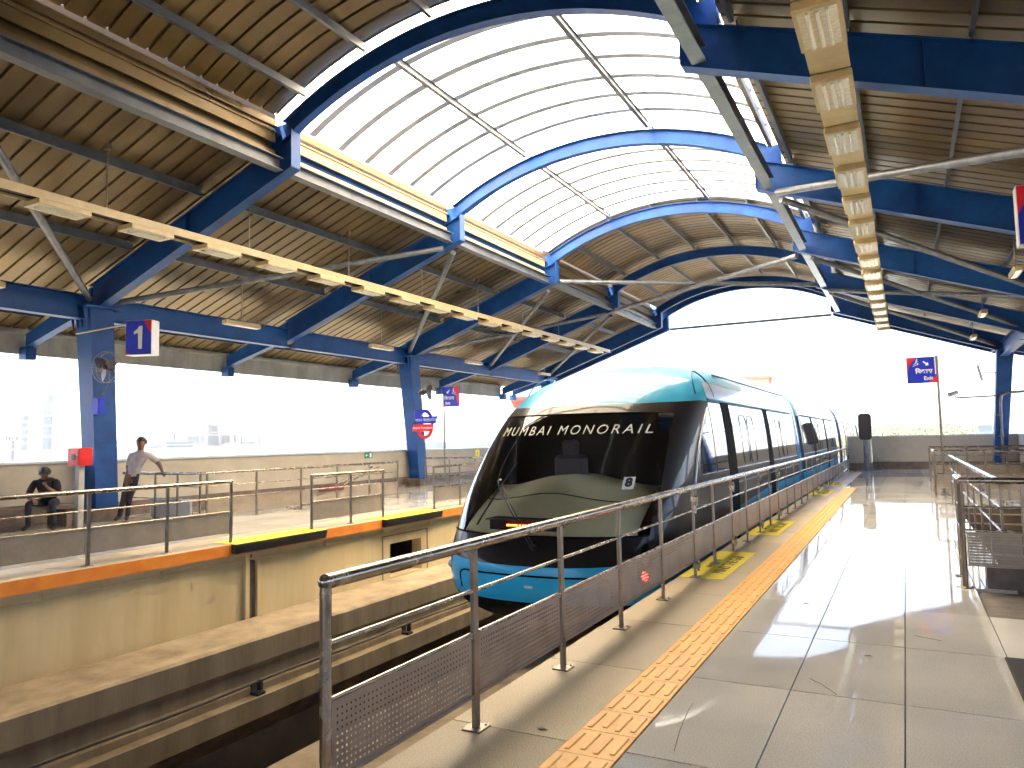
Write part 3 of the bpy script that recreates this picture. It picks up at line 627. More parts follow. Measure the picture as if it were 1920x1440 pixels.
# ================================================================== TRAIN
TXC = -3.83
tr = thing('monorail_train', 'blue and black monorail train with curved nose stopped at the near platform', 'train', None, (TXC, 7.4, 0))
TL = Vector((TXC, 7.4, 0))
def lerp(tab, z):
    if z <= tab[0][0]: return tab[0][1]
    for (a, b), (c, d) in zip(tab, tab[1:]):
        if z <= c:
            k = (z - a) / (c - a); return b + (d - b) * k
    return tab[-1][1]
def smooth(tab):
    """cubic (Catmull-Rom) table lookup"""
    def fn(z):
        z = min(max(z, tab[0][0]), tab[-1][0])
        for i in range(len(tab) - 1):
            if z <= tab[i + 1][0]: break
        x0, y0 = tab[i]; x1, y1 = tab[i + 1]
        m0 = (tab[i + 1][1] - tab[i - 1][1]) / (tab[i + 1][0] - tab[i - 1][0]) if i > 0 else (y1 - y0) / (x1 - x0)
        m1 = (tab[i + 2][1] - tab[i][1]) / (tab[i + 2][0] - tab[i][0]) if i + 2 < len(tab) else (y1 - y0) / (x1 - x0)
        h = x1 - x0; t_ = (z - x0) / h
        return (2 * t_**3 - 3 * t_**2 + 1) * y0 + (t_**3 - 2 * t_**2 + t_) * h * m0 + (-2 * t_**3 + 3 * t_**2) * y1 + (t_**3 - t_**2) * h * m1
    return fn
YC = smooth([(-0.62, 7.95), (-0.45, 7.62), (-0.25, 7.45), (0.0, 7.40), (0.3, 7.48), (0.6, 7.62), (1.0, 7.86), (1.5, 8.24), (1.9, 8.66), (2.2, 9.2), (2.4, 9.85), (2.55, 10.7), (2.68, 11.7), (2.8, 13.0), (2.9, 14.6), (2.97, 16.6)])
WD = smooth([(-0.62, 1.28), (-0.45, 1.36), (-0.2, 1.42), (0.4, 1.445), (0.9, 1.435), (1.5, 1.39), (2.0, 1.32), (2.3, 1.24), (2.5, 1.12), (2.65, 0.95), (2.8, 0.68), (2.9, 0.42), (2.97, 0.12)])
DP = smooth([(-0.62, 1.0), (-0.2, 1.15), (0.4, 1.25), (1.0, 1.45), (1.6, 1.75), (2.2, 2.1), (2.6, 2.4), (2.97, 2.6)])
NE = 2.5
def front(dx, z):
    w_, d_ = WD(z), DP(z); q = min(abs(dx) / w_, 1.0)
    return YC(z) + d_ * (1 - (1 - q ** NE) ** (1 / NE))
ZL = [-0.62, -0.53, -0.45, -0.35, -0.25, -0.15, -0.05, 0.05, 0.15, 0.25, 0.33, 0.42, 0.52, 0.62, 0.72, 0.82, 0.92, 1.02, 1.12, 1.22, 1.32, 1.42, 1.5, 1.58, 1.66, 1.74, 1.82, 1.9, 1.98, 2.06, 2.14, 2.22, 2.3, 2.37, 2.44, 2.5, 2.56, 2.61, 2.66, 2.7, 2.74, 2.78, 2.82, 2.86, 2.9, 2.93, 2.96, 2.97]
NT = 56
CAR_END = 19.75
def outline(z, scale=1.0, yend=CAR_END):
    w_, d_, yc = WD(z), DP(z), YC(z); pts = [(-w_, yend)]
    for j in range(1, 7): pts.append((-w_, yend + (yc + d_ - yend) * j / 7))
    for i in range(NT + 1):
        a = math.pi * i / NT; c, s_ = math.cos(a), math.sin(a)
        pts.append((-math.copysign(abs(c) ** (2 / NE), c) * w_, yc + d_ * (1 - abs(s_) ** (2 / NE))))
    for j in range(6, 0, -1): pts.append((w_, yend + (yc + d_ - yend) * j / 7))
    pts.append((w_, yend)); return pts
rows = [outline(z) for z in ZL]; W = len(rows[0])
verts = [(x, y - TL.y, z) for z, r_ in zip(ZL, rows) for (x, y) in r_]
body = MB(); glassm = MB(); bf, gf = [], []
for j in range(len(ZL) - 1):
    for i in range(W - 1):
        f = (j * W + i, j * W + i + 1, (j + 1) * W + i + 1, (j + 1) * W + i)
        ii = i - 7
        zc = (ZL[j] + ZL[j + 1]) / 2
        mar = 9 if zc > 0.6 else 10
        if 0.42 < zc < 1.82 and mar <= ii < NT - mar: gf.append(f)
        else: bf.append(f)
body.add(verts, bf, 0, True); glassm.add(verts, gf, 0, True)
# paint scheme of the body: colours only, by height and position along the car
def train_paint():
    m, t, b = newmat('train_livery')
    tc = N(t, 'ShaderNodeTexCoord'); sp = N(t, 'ShaderNodeSeparateXYZ'); t.links.new(tc.outputs['Object'], sp.inputs[0])
    def mth(op, a, b_=None):
        n_ = N(t, 'ShaderNodeMath', operation=op)
        for i, v_ in enumerate((a, b_)):
            if v_ is None: continue
            if isinstance(v_, (int, float)): n_.inputs[i].default_value = v_
            else: t.links.new(v_, n_.inputs[i])
        return n_.outputs[0]
    def ramp(v_, a, b_, c, d):
        n_ = N(t, 'ShaderNodeMapRange'); n_.clamp = True
        for k, q in zip(('From Min', 'From Max', 'To Min', 'To Max'), (a, b_, c, d)): n_.inputs[k].default_value = q
        t.links.new(v_, n_.inputs['Value']); return n_.outputs[0]
    x, y, z = sp.outputs[0], sp.outputs[1], sp.outputs[2]
    ax = mth('ABSOLUTE', x)
    zlow = mth('ADD', ramp(y, 0.0, 1.6, 0.1, 0.27), ramp(y, 1.6, 8.0, 0.0, 0.26))      # blue skirt line climbs along the side
    ztop = mth('ADD', ramp(y, 0.0, 3.0, 1.86, 2.02), 0.0)
    def col(c): n_ = N(t, 'ShaderNodeRGB'); n_.outputs[0].default_value = (*c, 1); return n_.outputs[0]
    def mixc(f, a, b_):
        n_ = N(t, 'ShaderNodeMix', data_type='RGBA'); t.links.new(f, n_.inputs['Factor']); t.links.new(a, n_.inputs[6]); t.links.new(b_, n_.inputs[7]); return n_.outputs[2]
    blue, black, cyan, silver, brown = col((0.04, 0.52, 0.95)), col((0.012, 0.008, 0.007)), col((0.035, 0.4, 0.64)), col((0.55, 0.68, 0.72)), col((0.055, 0.04, 0.036))
    side = ramp(y, 3.0, 3.2, 0, 1)
    c = mixc(mth('GREATER_THAN', z, -0.31), black, blue)
    mid = mixc(side, black, brown)
    c = mixc(mth('GREATER_THAN', z, zlow), c, mid)
    top = mixc(ramp(y, 3.4, 6.5, 0, 1), cyan, silver)
    c = mixc(mth('GREATER_THAN', z, ztop), c, top)
    t.links.new(c, b.inputs['Base Color'])
    b.inputs['Roughness'].default_value = 0.4; b.inputs['Specular IOR Level'].default_value = 0.12; b.inputs['Coat Weight'].default_value = 0.45; b.inputs['Coat Roughness'].default_value = 0.02; b.inputs['Coat IOR'].default_value = 1.4
    M['livery'] = m
train_paint()
bo = body.build('lead_car_body', 'livery', tr)
glo = glassm.build('windscreen', 'glass', tr)
# thin black gasket along the glass edge
def fpt(dx, z, out=0.0):
    y = front(dx, z); e = 1e-3
    gx = (front(dx + e, z) - front(dx - e, z)) / (2 * e); gz = (front(dx, z + e) - front(dx, z - e)) / (2 * e)
    n_ = Vector((gx, -1, gz)).normalized()
    return Vector((dx, y - TL.y, z)) + n_ * out
# cab interior: cream console, dark bulkhead
mb = MB(); cols_ = 29; us = [-1.12 + 2.24 * i / (cols_ - 1) for i in range(cols_)]; v = []
hump = lambda u: 0.90 + 0.16 * math.exp(-((u + 0.02) / 0.55) ** 2)
nl = 9
for j in range(nl):
    t_ = j / (nl - 1)
    for u in us: v.append((u, front(u * 1.04, 0.42) - TL.y + 0.06 + 1.0 * t_, 0.36 + (hump(u) - 0.36) * t_ ** 0.75))
for u in us: v.append((u, 2.01, hump(u) - 0.02))
f = [(j * cols_ + i, j * cols_ + i + 1, (j + 1) * cols_ + i + 1, (j + 1) * cols_ + i) for j in range(nl) for i in range(cols_ - 1)]
mb.add(v, f, 0, True); cons = mb.build('driver_console', 'dash_cream', tr)
mb = MB(); mb.box(-0.55, 0.35, 0.22, 0.45, 0.47, 0.58); mb.box(-0.6, 0.4, 0.2, 0.5, 0.58, 0.595); disp = mb.build('console_slot', 'cab_dark', tr)
MB().box(-0.32, 0.12, 0.21, 0.219, 0.515, 0.535).build('amber_light_strip', 'amber_strip', disp)
mb = MB(); mb.box(-1.12, 1.12, 2.02, 2.06, 0.0, 1.62); mb.box(-0.98, 0.98, 2.02, 2.06, 1.62, 1.86); mb.box(-1.0, 1.0, 0.7, 2.02, 0.16, 0.2); mb.box(-0.8, 0.8, 1.75, 2.02, 1.84, 1.86); mb.build('cab_bulkhead', 'cab_dark', tr)
mb = MB()
for z in (1.82,):
    pts = [fpt(-1.12 + 2.24 * i / 30, z, 0.004) for i in range(31)]
    for a, b in zip(pts, pts[1:]): mb.tube(a, b, 0.008, 5, cap=False)
mb.build('glass_seal', 'train_black', glo); mb = MB()
pts = [fpt(-1.25 + 2.5 * i / 30, 0.42, 0.004) for i in range(31)]
for a, b in zip(pts, pts[1:]): mb.tube(a, b, 0.012, 5, cap=False)
mb.build('glass_seal', 'train_black', glo)
mb = MB(); mb.cbox(-0.36, 0.12, 1.62, 1.74, 0.75, 1.3, 0.05); mb.cbox(-0.24, 0.0, 1.62, 1.72, 1.3, 1.5, 0.04); mb.build('driver_seat', 'seat_grey', tr)
mb = MB(); pts = [(u, front(u * 1.04, 0.42) - TL.y + 0.06 + 0.62, 0.366 + (hump(u) - 0.36) * 0.62 ** 0.75) for u in us]
for a, b in zip(pts, pts[1:]): mb.tube(a, b, 0.007, 5, cap=False)
mb.build('console_seam', 'cab_dark', cons)
# lettering wrapped on the nose
v, f = text_verts('MUMBAI MONORAIL', 0.17, 0.0, shear=0.1, space=1.34)
xm = max(p[0] for p in v); k_ = 0.97 / xm
mb = MB(); mb.add([fpt(p[0] * k_ + 0.13, 1.61 + p[1] * 0.95, 0.006) for p in v], f); mb.build('nose_lettering', 'letter_cream', tr)
pl = MB(); cxp, czp = 1.0, 0.99
for a in (0,): pl.add([fpt(cxp - 0.055, czp - 0.065, 0.01), fpt(cxp + 0.055, czp - 0.065, 0.01), fpt(cxp + 0.055, czp + 0.065, 0.01), fpt(cxp - 0.055, czp + 0.065, 0.01), fpt(cxp - 0.055, czp - 0.065, 0.002), fpt(cxp + 0.055, czp - 0.065, 0.002), fpt(cxp + 0.055, czp + 0.065, 0.002), fpt(cxp - 0.055, czp + 0.065, 0.002)], [(0, 1, 2, 3), (0, 4, 5, 1), (1, 5, 6, 2), (2, 6, 7, 3), (3, 7, 4, 0)])
pl = pl.build('number_plate', 'white', tr)
v, f = text_verts('8', 0.125, 0.0, bold=0.008); mb = MB(); mb.add([fpt(cxp + p[0], czp + p[1], 0.013) for p in v], f); mb.build('plate_number', 'ink', pl)
# wiper
mb = MB()
for o_ in (-0.022, 0.022):
    a, b = (0.1 + o_, 0.3), (-0.54 + o_, 0.99); pts = [fpt(a[0] + (b[0] - a[0]) * i / 8, a[1] + (b[1] - a[1]) * i / 8, 0.05 + 0.02 * math.sin(i / 8 * 3.1)) for i in range(9)]
    mb.path(pts, 0.008, 6)
pts = [fpt(-0.38 - 0.36 * i / 10, 1.22 - 0.72 * i / 10, 0.02) for i in range(11)]; mb.path(pts, 0.012, 6)
mb.tube(fpt(0.1, 0.3, 0.0), fpt(0.1, 0.3, 0.08), 0.035, 10); mb.tube(fpt(-0.53, 0.96, 0.015), fpt(-0.5, 0.99, 0.08), 0.02, 8)
mb.build('wiper', 'black', tr)
# front hatch outline, coupling badge, tow cover line
mb = MB()
def line(pts, r, out=0.003):
    q = [fpt(a, b, out) for a, b in pts]
    for a, b in zip(q, q[1:]): mb.tube(a, b, r, 5, cap=False)
rr_ = [(-0.95, -0.22), (-0.95, -0.06), (-0.92, -0.02), (-0.86, 0.0)] + [(-0.8 + 1.6 * i / 16, 0.0) for i in range(17)] + [(0.86, 0.0), (0.92, -0.02), (0.95, -0.06), (0.95, -0.22)]
line(rr_, 0.011); mb.build('hatch_seam', 'train_black', tr)
mb = MB(); mb.add([fpt(0.0, -0.135, 0.004), fpt(0.1, -0.135, 0.004), fpt(0.1, -0.105, 0.004), fpt(0.0, -0.105, 0.004)], [(0, 1, 2, 3)]); mb.build('maker_plate', 'white', tr)
# light clusters at the nose corners
for s in (-1, 1):
    mb = MB(); q = []
    for i in range(13):
        z = -0.12 + 0.46 * i / 12; wdt = 0.10 * math.sin(math.pi * (i + 0.5) / 13) + 0.02
        q.append((fpt(s * (1.24 - wdt / 2), z, 0.005), fpt(s * (1.24 + wdt / 2), z, 0.005)))
    for (a, b), (c, d) in zip(q, q[1:]): mb.add([a, b, d, c], [(0, 1, 2, 3)], 0, True)
    hl = mb.build('light_cluster', 'train_black', tr)
    for z in (0.0, 0.16):
        c = fpt(s * 1.24, z, 0.004); mb = MB(); mb.ball(c, 0.05, 12, 8, 0, (0.9, 0.5, 1.0)); mb.build('lamp', 'tail_red' if z < 0.1 and s > 0 else 'silver', hl)
# car sides: windows, doors and pillars laid on the tumblehome
def side_panel(name, mat, y0, y1, z0, z1, s, out, parent=tr, nz=7, wfn=WD, thick=0.006):
    mb = MB(); zz = [z0 + (z1 - z0) * i / nz for i in range(nz + 1)]
    P = [(s * (wfn(z) + out), z) for z in zz]; Q = [(s * (wfn(z) + out - thick), z) for z in zz]
    mb.strip(Q, P, y0 - TL.y, y1 - TL.y); return mb.build(name, mat, parent)
def roundframe(name, y0, y1, z0, z1, s, parent, r=0.008, out=0.008, mat='black'):
    mb = MB(); c = 0.12; pts = []
    for (cy, cz, a0) in ((y1 - c, z1 - c, 0), (y0 + c, z1 - c, 90), (y0 + c, z0 + c, 180), (y1 - c, z0 + c, 270)):
        for k in range(5): a = R(a0 + 22.5 * k); pts.append((cy + c * math.cos(a), cz + c * math.sin(a)))
    pts.append(pts[0]); q = [(s * (WD(z) + out), y - TL.y, z) for y, z in pts]
    for a, b in zip(q, q[1:]): mb.tube(a, b, r, 5, cap=False)
    return mb.build(name, mat, parent)
def car_sides(y0, lead):
    """fittings of one car of 12.2 m whose glazing starts at y0"""
    for s in (-1, 1):
        bays = [(10.75, 11.55), (12.15, 15.35), (15.85, 19.45)] if lead else [(y0 + 0.35, y0 + 2.6), (y0 + 3.1, y0 + 6.6), (y0 + 7.1, y0 + 11.7)]
        for a, b in bays: side_panel('side_window', 'train_window', a, b, 1.0, 2.0, s, 0.006)
        pil = [(11.55, 12.15), (15.35, 15.85)] if lead else [(y0 + 2.6, y0 + 3.1), (y0 + 6.6, y0 + 7.1)]
        for a, b in pil: side_panel('door_pillar', 'train_black', a, b, -0.1, 2.03, s, 0.011)
        for a, b in bays[1:]:
            c = (a + b) / 2 - 0.35
            for (d0, d1) in ((c - 0.62, c - 0.06), (c + 0.06, c + 0.62)): roundframe('door_window_frame', d0, d1, 1.04, 1.86, s, tr)
            mb = MB(); mb.box(s * (WD(0.9)) - 0.006 * s, s * (WD(0.9) + 0.008), a - TL.y + 0.1, b - TL.y - 0.1, 0.9, 0.915) if False else None
        for z, m_ in ((0.78, 'silver'),):
            mb = MB(); q0 = bays[1][0]; q1 = bays[-1][1]
            mb.bar((s * (WD(z) + 0.006), q0 - TL.y, z), (s * (WD(z) + 0.006), q1 - TL.y, z), 0.014, 0.02); mb.build('waist_trim', m_, tr)
        mb = MB(); z = 2.04; mb.bar((s * (WD(z) + 0.012), bays[0][0] - TL.y, z), (s * (WD(z) + 0.012), bays[-1][1] - TL.y, z), 0.03, 0.02); mb.build('drip_rail', 'bellows', tr)
        # eave cover in pale silver, roof seam
        side_panel('eave_cover', 'silver', bays[0][0], bays[-1][1], 2.07, 2.32, s, 0.008)
car_sides(0, True)
# swept quarter light behind the cab
for s in (-1, 1):
    mb = MB(); zz = [1.0 + 0.95 * i / 10 for i in range(11)]; q = []
    for z in zz:
        k = (z - 1.0) / 0.95; ya = 9.75 + 0.85 * k * k * 0.9 + 0.1; q.append(((s * (WD(z) + 0.007), max(ya, YC(z) + DP(z)) - TL.y, z), (s * (WD(z) + 0.007), 10.68 - TL.y, z)))
    for (a, b), (c, d) in zip(q, q[1:]): mb.add([a, b, d, c], [(0, 1, 2, 3)])
    mb.build('quarter_light', 'train_window', tr)
    mb = MB(); pts = [(s * (WD(0.55 + 1.35 * i / 14) + 0.012), 9.25 + 1.3 * (i / 14) ** 2.0 - TL.y + 0.05, 0.55 + 1.35 * i / 14) for i in range(15)]
    for a, b in zip(pts, pts[1:]): mb.tube(a, b, 0.018, 6, cap=False)
    mb.build('swoosh_trim', 'silver', tr)
    # roof pod over the cab corner
    mb = MB(); q = []
    for i in range(17):
        a = math.pi * i / 16; q.append((10.7 + 0.55 * math.cos(a), 2.1 + 0.36 * math.sin(a)))
    for a, b in zip(q, q[1:]):
        mb.tube((s * (WD(a[1]) + 0.004), a[0] - TL.y, a[1]), (s * (WD(b[1]) + 0.004), b[0] - TL.y, b[1]), 0.012, 5, cap=False)
    mb.build('pod_seam', 'bellows', tr)
# following cars
ZC = [-0.62, -0.5, -0.3, 0.0, 0.4, 0.9, 1.5, 2.0, 2.2, 2.35, 2.5, 2.6, 2.7, 2.8, 2.88, 2.94, 2.97]
def car_shell(name, y0, y1):
    L = [(-WD(z), z) for z in ZC] + [(WD(z), z) for z in reversed(ZC)]
    me = MB(); n = len(L); me.add([(x, y0 - TL.y, z) for x, z in L] + [(x, y1 - TL.y, z) for x, z in L], [(i, (i + 1) % n, n + (i + 1) % n, n + i) for i in range(n)], 0, True)
    me.add([(x, y0 - TL.y, z) for x, z in L], [tuple(range(n))]); me.add([(x, y1 - TL.y, z) for x, z in L], [tuple(range(n))])
    return me.build(name, 'livery', tr)
def gangway(y0, y1):
    mb = MB(); k = 6
    for i in range(k):
        a = y0 + (y1 - y0) * i / k; b = y0 + (y1 - y0) * (i + 1) / k; c = 0.97 if i % 2 else 0.945
        L = [(-WD(z) * c, z * 0.985 + 0.01) for z in ZC] + [(WD(z) * c, z * 0.985 + 0.01) for z in reversed(ZC)]
        mb.prism(L, 'y', a - TL.y, b - TL.y - 0.01)
    mb.build('gangway_bellows', 'train_blue', tr)
gangway(19.76, 21.0)
for k in range(3):
    a = 21.0 + 13.2 * k; car_shell('car_body', a, a + 12.0); car_sides(a, False)
    if k < 2: gangway(a + 12.01, a + 13.2)
# roof seams
for sg in (-1, 1):
    mb = MB(); mb.bar((sg * (WD(2.5) + 0.004), 4.6, 2.5), (sg * (WD(2.5) + 0.004), 12.2, 2.5), 0.02, 0.02); mb.build('roof_seam', 'bellows', tr)

# ================================================================== LIGHTS HUNG FROM THE ROOF (unlit)
def trough(x, label, y0, y1, ph):
    t_ = thing('light_trough', label, 'light fitting', 'suspended light troughs', (x, 0, 5.45))
    mb = MB(); mb.box(-0.17, -0.155, y0, y1, -0.05, 0.09); mb.box(0.155, 0.17, y0, y1, -0.05, 0.09); mb.box(-0.155, 0.155, y0, y1, 0.05, 0.065)
    mb.build('trough', 'lamp', t_)
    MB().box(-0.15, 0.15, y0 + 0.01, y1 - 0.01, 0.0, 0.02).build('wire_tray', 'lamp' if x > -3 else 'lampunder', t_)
    lum = MB(); lum.cbox(-0.21, 0.21, -0.42, 0.42, -0.14, -0.051, 0.012); lum = lum.mesh('luminaire', 'lamp')
    lens = MB(); lens.box(-0.17, 0.17, -0.36, 0.36, -0.148, -0.1405)
    for a in (-0.085, 0.0, 0.085): lens.tube((a, -0.34, -0.152), (a, 0.34, -0.152), 0.02, 8)
    lens = lens.mesh('lens', 'lens')
    y = ph
    while y < y1 - 0.4:
        l_ = inst(lum, 'luminaire', t_, (0, y, 0)); inst(lens, 'lens', l_); y += 1.55
    y = ph + 0.775
    plate = MB().box(-0.2, 0.2, -0.33, 0.33, -0.062, -0.052).mesh('cover_plate', 'lamp')
    while y < y1 - 0.4 and x > -3:
        inst(plate, 'cover_plate', t_, (0, y, 0)); y += 1.55
    y = ph + 0.8
    while y < y1:
        mb = MB(); mb.tube((0, y, 0.065), (0, y, zs(abs(x - XC)) - 5.45), 0.012, 6); mb.box(-0.04, 0.04, y - 0.04, y + 0.04, zs(abs(x - XC)) - 5.45 - 0.2, zs(abs(x - XC)) - 5.45 - 0.1); mb.build('hanger_rod', 'steeldull', t_); y += 3.1
trough(-11.8, 'left suspended light trough with stepped cream lamps over the opposite platform', 3.0, 31.5, 3.72)
trough(-0.5, 'right suspended light trough of cream boxes receding over the near platform', 3.0, 31.0, 4.15)
desc = ['pendant batten lamp at the far left edge of the picture above the beam', 'pendant batten lamp above the blue platform number sign', 'pendant batten lamp left of the second blue column head', 'pendant batten lamp just right of the second blue column', 'pendant batten lamp farthest along the left eave beam']
for k, y in enumerate((6.9, 13.0, 18.6, 24.3, 30.6)):
    t_ = thing('pendant_lamp', desc[k], 'light fitting', 'pendant batten lamps along the left eave', (-14.55, y, 4.5))
    MB().cbox(-0.09, 0.09, -0.55, 0.55, 0.0, 0.11, 0.015).build('lamp_body', 'lamp', t_); MB().box(-0.05, 0.05, -0.5, 0.5, -0.012, -0.001).build('lens', 'lens', t_)
    MB().tube((0, 0, 0.11), (0, 0, zs(8.4) - 4.5), 0.014, 6).build('hanger_rod', 'steeldull', t_)
desc = ['nearer of two small cream lamps hanging before the right column', 'farther small cream lamp hanging near the right column head', 'pendant lamp at the right picture edge under the rafter']
for k, (x, y) in enumerate(((2.2, 25.4), (2.4, 31.6), (2.35, 19.4))):
    t_ = thing('pendant_lamp', desc[k], 'light fitting', 'pendant lamps along the right eave', (x, y, 4.9 if k < 2 else 4.95))
    MB().cbox(-0.09, 0.09, -0.5, 0.5, 0.0, 0.11, 0.015).build('lamp_body', 'lamp', t_); MB().box(-0.05, 0.05, -0.45, 0.45, -0.012, -0.001).build('lens', 'lens', t_)
    MB().tube((0, 0, 0.11), (0, 0, zs(abs(x - XC)) - 4.9), 0.014, 6).build('hanger_rod', 'steeldull', t_)

# ================================================================== SIGNS
def signcase(t_, w_, h_, d_=0.09):
    MB().cbox(-w_ / 2, w_ / 2, -d_ / 2, d_ / 2, -h_ / 2, h_ / 2, 0.008).build('case', 'alu', t_)
    return MB().box(-w_ / 2 + 0.012, w_ / 2 - 0.012, -d_ / 2 - 0.004, -d_ / 2 - 0.001, -h_ / 2 + 0.012, h_ / 2 - 0.012).build('face', 'signblue', t_), -d_ / 2 - 0.005
def corner(t_, f_, pts, y, mat='signred'):
    MB().prism(pts, 'y', y - 0.003, y).build('red_corner', mat, f_)
def arrow(parent, c, sz, ang, y):
    p = [(-0.5, -0.11), (0.1, -0.11), (0.1, -0.36), (0.5, 0.0), (0.1, 0.36), (0.1, 0.11), (-0.5, 0.11)]
    ca, sa = math.cos(ang), math.sin(ang)
    MB().prism([(c[0] + sz * (x * ca - z * sa), c[1] + sz * (x * sa + z * ca)) for x, z in p], 'y', y - 0.003, y).build('arrow', 'white', parent)
def walker(parent, c, s_, y, flip=1):
    mb = MB()
    def L(a, b, wd): mb.bar((c[0] + flip * s_ * a[0], y, c[1] + s_ * a[1]), (c[0] + flip * s_ * b[0], y, c[1] + s_ * b[1]), wd * s_, 0.003, (0, 1, 0))
    mb.tube((c[0] + flip * s_ * 0.12, y - 0.0015, c[1] + s_ * 0.5), (c[0] + flip * s_ * 0.12, y + 0.0015, c[1] + s_ * 0.5), 0.09 * s_, 10)
    L((0.1, 0.4), (0.0, 0.05), 0.16); L((0, 0.05), (0.22, -0.15), 0.1); L((0.22, -0.15), (0.2, -0.4), 0.09); L((0, 0.05), (-0.16, -0.2), 0.1); L((-0.16, -0.2), (-0.34, -0.3), 0.08); L((0.08, 0.34), (0.3, 0.15), 0.07)
    for k in range(4): L((-0.5 + 0.22 * k, -0.55 + 0.1 * k), (-0.28 + 0.22 * k, -0.55 + 0.1 * k), 0.06); L((-0.28 + 0.22 * k, -0.55 + 0.1 * k), (-0.28 + 0.22 * k, -0.45 + 0.1 * k), 0.06)
    mb.build('stairs_symbol', 'white', parent)
NIK = '\u093f\u0928\u0915\u093e\u0938'
# exit sign on a pole, near platform
t_ = thing('exit_sign', 'blue exit sign on tall thin pole by the right stairs', 'sign', None, (0.78, 20.72, 0))
mb = MB(); mb.tube((0, 0, 0), (0, 0, 3.38), 0.03, 12); mb.tube((0, 0, 0), (0, 0, 0.02), 0.1, 14); mb.build('pole', 'steeldull', t_)
sg = MB().cbox(-0.66, -0.02, -0.03, 0.03, 2.72, 3.36, 0.006).build('board', 'signblue', t_); yy = -0.031
corner(t_, sg, [(-0.66, 3.36), (-0.66, 3.0), (-0.6, 3.15), (-0.52, 3.27), (-0.42, 3.36)], yy); corner(t_, sg, [(-0.02, 2.72), (-0.02, 2.9), (-0.09, 2.83), (-0.2, 2.72)], yy)
MB().box(-0.055, -0.03, -0.036, -0.031, 2.92, 3.34).build('white_edge', 'white', sg)
walker(sg, (-0.45, 3.23), 0.16, yy - 0.002); arrow(sg, (-0.24, 3.2), 0.15, R(-40), yy)
lettering('lettering', NIK, 0.145, 'white', sg, (-0.29, yy - 0.001, 3.0), (1, 0, 0), (0, 0, 1), 0.002, bold=0.004); lettering('lettering', 'Exit', 0.13, 'white', sg, (-0.2, yy - 0.001, 2.83), (1, 0, 0), (0, 0, 1), 0.002, bold=0.003)
# exit sign on the opposite platform
t_ = thing('exit_sign', 'blue exit sign on pole beside the second blue column, opposite platform', 'sign', None, (-14.28, 21.75, 0))
mb = MB(); mb.tube((0, 0, 0), (0, 0, 3.45), 0.03, 12); mb.tube((0, 0, 0), (0, 0, 0.02), 0.1, 14); mb.build('pole', 'steeldull', t_)
sg = MB().cbox(0.0, 0.66, -0.06, 0.0, 2.74, 3.44, 0.006).build('board', 'signblue', t_); yy = -0.061
corner(t_, sg, [(0.42, 3.44), (0.54, 3.2), (0.58, 2.9), (0.66, 2.74), (0.66, 3.44)], yy); corner(t_, sg, [(0.0, 2.74), (0.12, 2.74), (0.05, 2.84), (0.0, 2.95)], yy)
walker(sg, (0.46, 3.26), 0.2, yy - 0.004, -1); arrow(sg, (0.22, 3.26), 0.16, R(-135), yy)
lettering('lettering', NIK, 0.16, 'white', sg, (0.26, yy - 0.001, 3.03), (1, 0, 0), (0, 0, 1), 0.002, bold=0.004); lettering('lettering', 'Exit', 0.13, 'white', sg, (0.2, yy - 0.001, 2.86), (1, 0, 0), (0, 0, 1), 0.002, bold=0.003)
# platform number signs
t_ = thing('platform_number_sign', 'hanging blue sign with white number 1 beside the nearest left column', 'sign', None, (-13.45, 9.5, 3.71), R(22))
fc, yy = signcase(t_, 0.56, 0.7, 0.26)
MB().prism([(0.0, -0.23), (0.075, -0.23), (0.085, 0.23), (0.02, 0.23), (-0.02, 0.17), (-0.095, 0.12), (-0.095, 0.06), (-0.01, 0.09)], 'y', yy - 0.003, yy).build('numeral', 'white', fc)
corner(t_, fc, [(0.12, 0.34), (0.16, 0.24), (0.22, 0.14), (0.268, 0.08), (0.268, 0.34)], yy); corner(t_, fc, [(-0.268, -0.34), (-0.17, -0.34), (-0.23, -0.3), (-0.268, -0.23)], yy)
mb = MB(); mb.tube((-0.28, 0.0, 0.30), (-1.7, 0.35, 0.2), 0.018, 6); mb.build('bracket', 'steeldull', t_)
t_ = thing('platform_number_sign', 'blue and red sign cut off by the right picture edge', 'sign', None, (1.66, 10.5, 4.05))
fc, yy = signcase(t_, 0.7, 0.72, 0.2); corner(t_, fc, [(-0.34, 0.35), (-0.34, 0.0), (-0.28, 0.12), (-0.2, 0.25), (-0.1, 0.35)], yy)
lettering('numeral', '2', 0.55, 'white', fc, (0.05, yy - 0.001, 0.0), (1, 0, 0), (0, 0, 1), 0.002, bold=0.005)
mb = MB(); mb.tube((0.2, 0, 0.36), (0.2, 0, zs(8.0) - 4.05), 0.016, 6); mb.build('hanger_rod', 'steeldull', t_)
# station name roundel on the second column
t_ = thing('station_name_sign', 'oval blue and red station name roundel fixed to the second blue column', 'sign', None, (-14.72, 21.2, 2.14), R(14))
def ring_half(name, mat, a0, a1):
    n = 18; o1 = [(0.32 * math.cos(R(a0 + (a1 - a0) * i / n)), 0.52 * math.sin(R(a0 + (a1 - a0) * i / n))) for i in range(n + 1)]
    i1 = [(0.23 * math.cos(R(a0 + (a1 - a0) * i / n)), 0.40 * math.sin(R(a0 + (a1 - a0) * i / n))) for i in range(n + 1)]
    MB().strip(i1, o1, -0.03, 0.03).build(name, mat, t_)
ring_half('upper_ring', 'signblue', 0, 180); ring_half('lower_ring', 'signred', 180, 360)
bb = MB().prism([(-0.30, 0.02), (0.40, 0.02), (0.46, 0.27), (-0.28, 0.27)], 'y', -0.05, 0.035).build('blue_band', 'signblue', t_); rb = MB().prism([(-0.46, -0.25), (0.28, -0.25), (0.32, 0.0), (-0.40, 0.0)], 'y', -0.055, 0.035).build('red_band', 'signred', t_)
